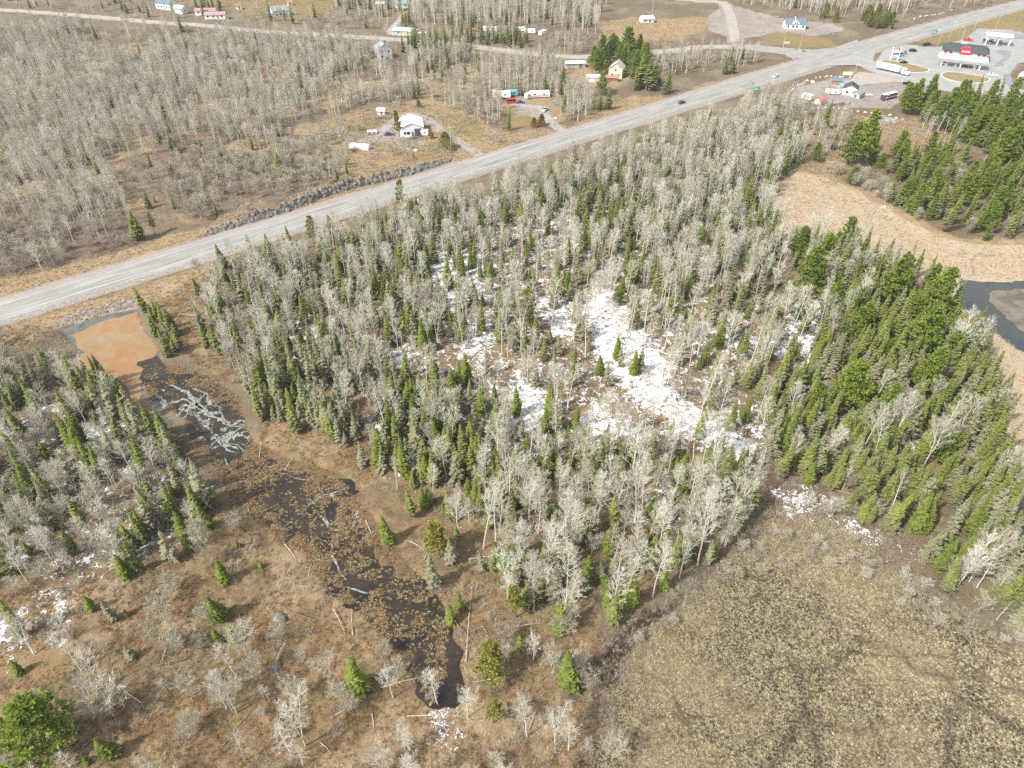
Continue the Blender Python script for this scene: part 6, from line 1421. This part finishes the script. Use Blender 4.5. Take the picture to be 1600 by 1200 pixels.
# rocks -------------------------------------------------------------------
def rock_mesh(seed, mat, flat=.75, name='rock'):
    rs = random.Random(seed); t = (1 + 5 ** .5) / 2
    V_ = [(-1,t,0),(1,t,0),(-1,-t,0),(1,-t,0),(0,-1,t),(0,1,t),(0,-1,-t),(0,1,-t),(t,0,-1),(t,0,1),(-t,0,-1),(-t,0,1)]
    F_ = [(0,11,5),(0,5,1),(0,1,7),(0,7,10),(0,10,11),(1,5,9),(5,11,4),(11,10,2),(10,7,6),(7,1,8),(3,9,4),(3,4,2),(3,2,6),(3,6,8),(3,8,9),(4,9,5),(2,4,11),(6,2,10),(8,6,7),(9,8,1)]
    b_ = MB(); b_.v = [tuple(c_ * .53 * rs.uniform(.7, 1.2) * (flat if i == 2 else 1) for i, c_ in enumerate(v)) for v in V_]; b_.f = F_; b_.m = [0] * 20; return b_.mesh(name, mat)
RK = [rock_mesh(i, 'rock') for i in range(7)]; PR = [rock_mesh(20 + i, 'pale_rock') for i in range(5)]
rc = thing('rock_cut', 'dark blasted rock cut along the far shoulder of the highway', 'rock face', (0, 0, 0))
Lc = catmull(CUT, 1.0); rs = random.Random(3)
lg = MB(); pr = None
for k in range(len(Lc)):
    q = Lc[k]; f = k / (len(Lc) - 1); h_ = .2 + 1.9 * math.sin(math.pi * min(1, f * .96 + .02)) ** .5 * rs.uniform(.6, 1.05); oo = rs.uniform(-.45, .45)
    row = [(q[0] + .5 + oo * .4, q[1] - 1.5 + oo, -.3), (q[0] + .25, q[1] - .9 + oo, h_ * .55), (q[0] + oo * .3, q[1] - .2 + oo, h_), (q[0], q[1] + 1.6, h_ + .05)]
    if pr:
        for j in range(3): lg.face([pr[j], row[j], row[j + 1], pr[j + 1]])
    pr = row
obj('ledge', lg.mesh('ledge', 'rock'), rc)
for i in range(295):
    f = rs.random(); k = int(f * (len(Lc) - 1)); q = Lc[k]; lift = math.sin(math.pi * min(1, f * .96 + .02)) ** .5; d_ = rs.uniform(-1.0, 1.5)
    x, y = q[0] + rs.uniform(-.5, .5) - .55 * d_ * .6, q[1] + d_; o = obj('rock', RK[i % 7], rc, (x, y, gz(x, y) + rs.uniform(-.2, .35))); s_ = rs.uniform(.5, 1.35) * (.55 + .55 * lift)
    o.scale = (s_, s_ * rs.uniform(.7, 1), s_ * rs.uniform(.9, 1.7)); o.rotation_euler = (rs.uniform(-.5, .5), rs.uniform(-.5, .5), rs.uniform(0, 6.3))
def boulder(px, py, s_, label, meshes=PR, group=None, i=0):
    x, y, z = at(px, py, .1); o = tag(obj('boulder', meshes[i % len(meshes)], None, (x, y, z)), label, 'boulder', group); o.scale = (s_, s_ * .8, s_ * .75); o.rotation_euler = (0, 0, i * 1.7)
n_ = 0
for ln, sp, lb, gp in [([(1268,173),(1300,172),(1340,176),(1370,178),(1410,184)], 2.6, 'pale boulder in the row edging the yard\'s south side', 'boulders edging the yard to the south'), ([(1275,120),(1300,118),(1335,121),(1366,123)], 2.2, 'pale boulder in the row along the yard verge', 'boulders along the yard verge'),
    ([(1236,143),(1246,137),(1256,130),(1262,126)], 2.4, 'pale boulder curving round the west yard corner', 'boulders at the west yard corner'), ([(1428,32),(1450,26),(1470,22),(1492,16)], 3.5, 'pale boulder on the bank north of the highway', 'boulders north of the highway')]:
    L_ = catmull(GA(ln), sp); lb0 = lb
    for qi, q in enumerate(L_):
        lb = lb0.replace('pale', (ORD[qi] if 0 < qi < len(ORD) else 'first ' if qi == 0 else f'{qi + 1}th ') + 'pale') + ', from the west'
        pp = pix(q[0] + RS.uniform(-.6, .6), q[1] + RS.uniform(-1.5, 1.5)); boulder(float(pp[0]), float(pp[1]), RS.uniform(.5, 1.2), (lambda k: lb.replace(' in the', f', number {k} from the west in the') if False else lb)(n_), PR, gp, n_); n_ += 1
for px, py, s_, lb in [(430, 1040, 1.5, 'grey-green boulder in brown grass above the watermark row'.replace(' above the watermark row', ' west of the yellow-green fir')), (438, 965, 1.9, 'mossy grey boulder half sunk in brown grass by the dry gully'), (640, 232, 1.6, 'pale boulder under the tall thin pine'), (650, 236, 1.4, 'pale boulder beside the tall thin pine, nearer the highway'),
    (866, 158, 1.6, 'pale boulder at the thicket corner'), (868, 185, 1.5, 'white boulder at the second driveway'), (1270, 128, 2.0, 'pale boulder by the yard entrance')]: boulder(px, py, s_, lb, PR if 'pale' in lb or 'white' in lb else [rock_mesh(50, 'rock')], None, n_); n_ += 1
# riprap on the road bank above the orange pond
rr = fill([RIPRAP], 1.8, None, 21, smin=.18, smax=.5)
scatter('riprap_gravel', rr, [rock_mesh(60 + i, simple('bank_rock', (.20, .185, .16), .95, .1, .3, 1.0)) for i in range(3)])

# fallen logs ----------------------------------------------------------------
def log_mesh(seed, L, r0, mat, stubs=3):
    rs = random.Random(seed); b_ = MB(); b_.tube((-L / 2, 0, 0), (0, .12, .05), r0, r0 * .75, 6, 0, True).tube((0, .12, .05), (L / 2, -.05, 0), r0 * .75, r0 * .3, 6, 0, True); s_ = MB()
    for _ in range(stubs):
        x = rs.uniform(-L * .2, L * .45); s_.tube((x, 0, 0), (x + .4, rs.choice((-1, 1)) * rs.uniform(.3, 1.0), rs.uniform(.05, .6)), .04, .015, 3)
    return b_.mesh('log', mat), s_.mesh('branch_stubs', mat)
LM = {m_: [log_mesh(i, 8.0, .10, m_, 6) for i in range(3)] for m_ in ('grey_wood', 'brown_wood')}
def log(p0, p1, label, mat='grey_wood', i=0, group=None, lift=.15, w=1.0):
    c_, rz, L = seg(p0, p1); z = gz(*c_); r_ = thing('fallen_log', label, 'fallen log', (c_[0], c_[1], max(z, -.35) + lift), rz, group); a, b_ = LM[mat][i % 3]
    obj('stem', a, r_); obj('branch_stubs', b_, r_)
    za, zb = max(gz(*G(*p0)), -.35), max(gz(*G(*p1)), -.35); r_.rotation_euler = (0, -math.atan2(zb - za, max(L, 1)), rz); r_.scale = (L / 8, w, w)
for i_, (p0, p1, lb, m_) in enumerate([((728, 1034), (738, 905), 'very long straight grey log pointing from crossed logs to the olive pine', 'grey_wood'), ((595, 1073), (668, 1055), 'pale log lying across the end of the dark channel', 'grey_wood'), ((636, 1118), (722, 1117), 'long level log among the lowest snow patches', 'grey_wood'),
    ((280, 492), (340, 499), 'white log on open brown ground by the orange pond spruces', 'grey_wood'), ((283, 524), (312, 508), 'thin brown log crossing open ground below the white log', 'brown_wood'), ((268, 553), (286, 554), 'short white log at the pond outlet', 'grey_wood'), ((520, 950), (539, 989), 'pale branching log at the gully end', 'grey_wood'), ((551, 992), (549, 950), 'upright-looking pale log beside the branching one', 'grey_wood'),
    ((445, 852), (463, 875), 'bent pale log on the west bank of the tussocks', 'grey_wood'), ((482, 900), (490, 872), 'thin log on the west side of the channel bend', 'grey_wood'), ((571, 812), (584, 846), 'pale log by the east end of the forked ice streak', 'grey_wood'), ((640, 845), (668, 862), 'thin log in rust grass beside the olive larch-like pine', 'grey_wood'),
    ((560, 680), (600, 662), 'grey log in the log-strewn snow, nearer the spruces', 'brown_wood'), ((570, 692), (602, 662), 'thick grey log across the log-strewn snow', 'grey_wood'), ((545, 648), (575, 641), 'thin snow-dusted log west of the log-strewn snow', 'grey_wood'), ((704, 976), (731, 955), 'log crossing under the very long one', 'brown_wood'), ((712, 972), (746, 1011), 'log running down towards the thin olive pine', 'brown_wood'),
    ((1376, 687), (1414, 706), 'brown log pointing at the double snow patch', 'brown_wood'), ((810, 1010), (845, 1046), 'dark thin log in brown grass west of the lime green fir', 'brown_wood'), ((536, 1062), (556, 1128), 'dark long log below the yellow-green fir', 'brown_wood'), ((581, 1114), (584, 1143), 'short pale forked log in brown grass', 'grey_wood'), ((783, 987), (803, 986), 'thin log reaching the slim olive pine', 'grey_wood'),
    ((445, 955), (495, 968), 'dark log in the dry gully', 'brown_wood'), ((1440, 835), (1465, 835), 'white twisted branch log in the far rim spruces', 'grey_wood'), ((405, 715), (410, 690), 'leaning pale stick at the grey spruce bank', 'grey_wood'), ((445, 735), (460, 716), 'pale stick leaning over the channel at the grey spruces', 'grey_wood'), ((500, 1160), (520, 1180), 'pale log beside dark rotten logs at the bottom', 'grey_wood'),
    ((1075, 560), (1100, 575), 'brown log on the big snow tongue', 'brown_wood'), ((985, 520), (1005, 528), 'short dark log near the snow tongue top', 'brown_wood'), ((1035, 600), (1038, 575), 'dark thin log lying up the snow tongue', 'brown_wood')]):
    log(p0, p1, lb, m_, i_)
rs = random.Random(77); k_ = 0
for (lo_, hi_, n_l, where) in [((560, 380), (1180, 900), 60, 'among the trees of the middle wood'), ((20, 650), (340, 900), 22, 'in the west wood'), ((1200, 600), (1520, 860), 22, 'among the east spruces'), ((150, 930), (560, 1180), 12, 'in brown grass of the near slope'), ((650, 880), (930, 1160), 7, 'in brown grass beyond the channel end')]:
    for _ in range(n_l):
        p0 = (rs.uniform(lo_[0], hi_[0]), rs.uniform(lo_[1], hi_[1])); x, y = G(*p0); a = rs.uniform(0, 3.14); l = rs.uniform(3, 8); q = pix(x + math.cos(a) * l, y + math.sin(a) * l)
        if float(sdist(GA(CHAN), np.array([x]), np.array([y]))[0]) > 0: continue
        m_ = rs.choice(('grey_wood', 'grey_wood', 'brown_wood')); log(p0, (float(q[0]), float(q[1])), near_label(x, y, ('pale' if m_ == 'grey_wood' else 'brown') + ' fallen log'), m_, k_, 'fallen logs ' + where, w=rs.uniform(.7, 1.2)); k_ += 1

# thin spring haze in the air
hz = MB().box((0, 1500, 63.0), (18600, 21600, 131.0))
N = NT('haze'); v_ = N.n('ShaderNodeVolumePrincipled'); v_.inputs['Color'].default_value = (.92, .94, .97, 1); v_.inputs['Density'].default_value = .00014; v_.inputs['Anisotropy'].default_value = .3
N.link(v_.outputs[0], N.out.inputs[1]); M['haze'] = N.m
tag(obj('haze', hz.mesh('haze', 'haze')), kind='stuff')
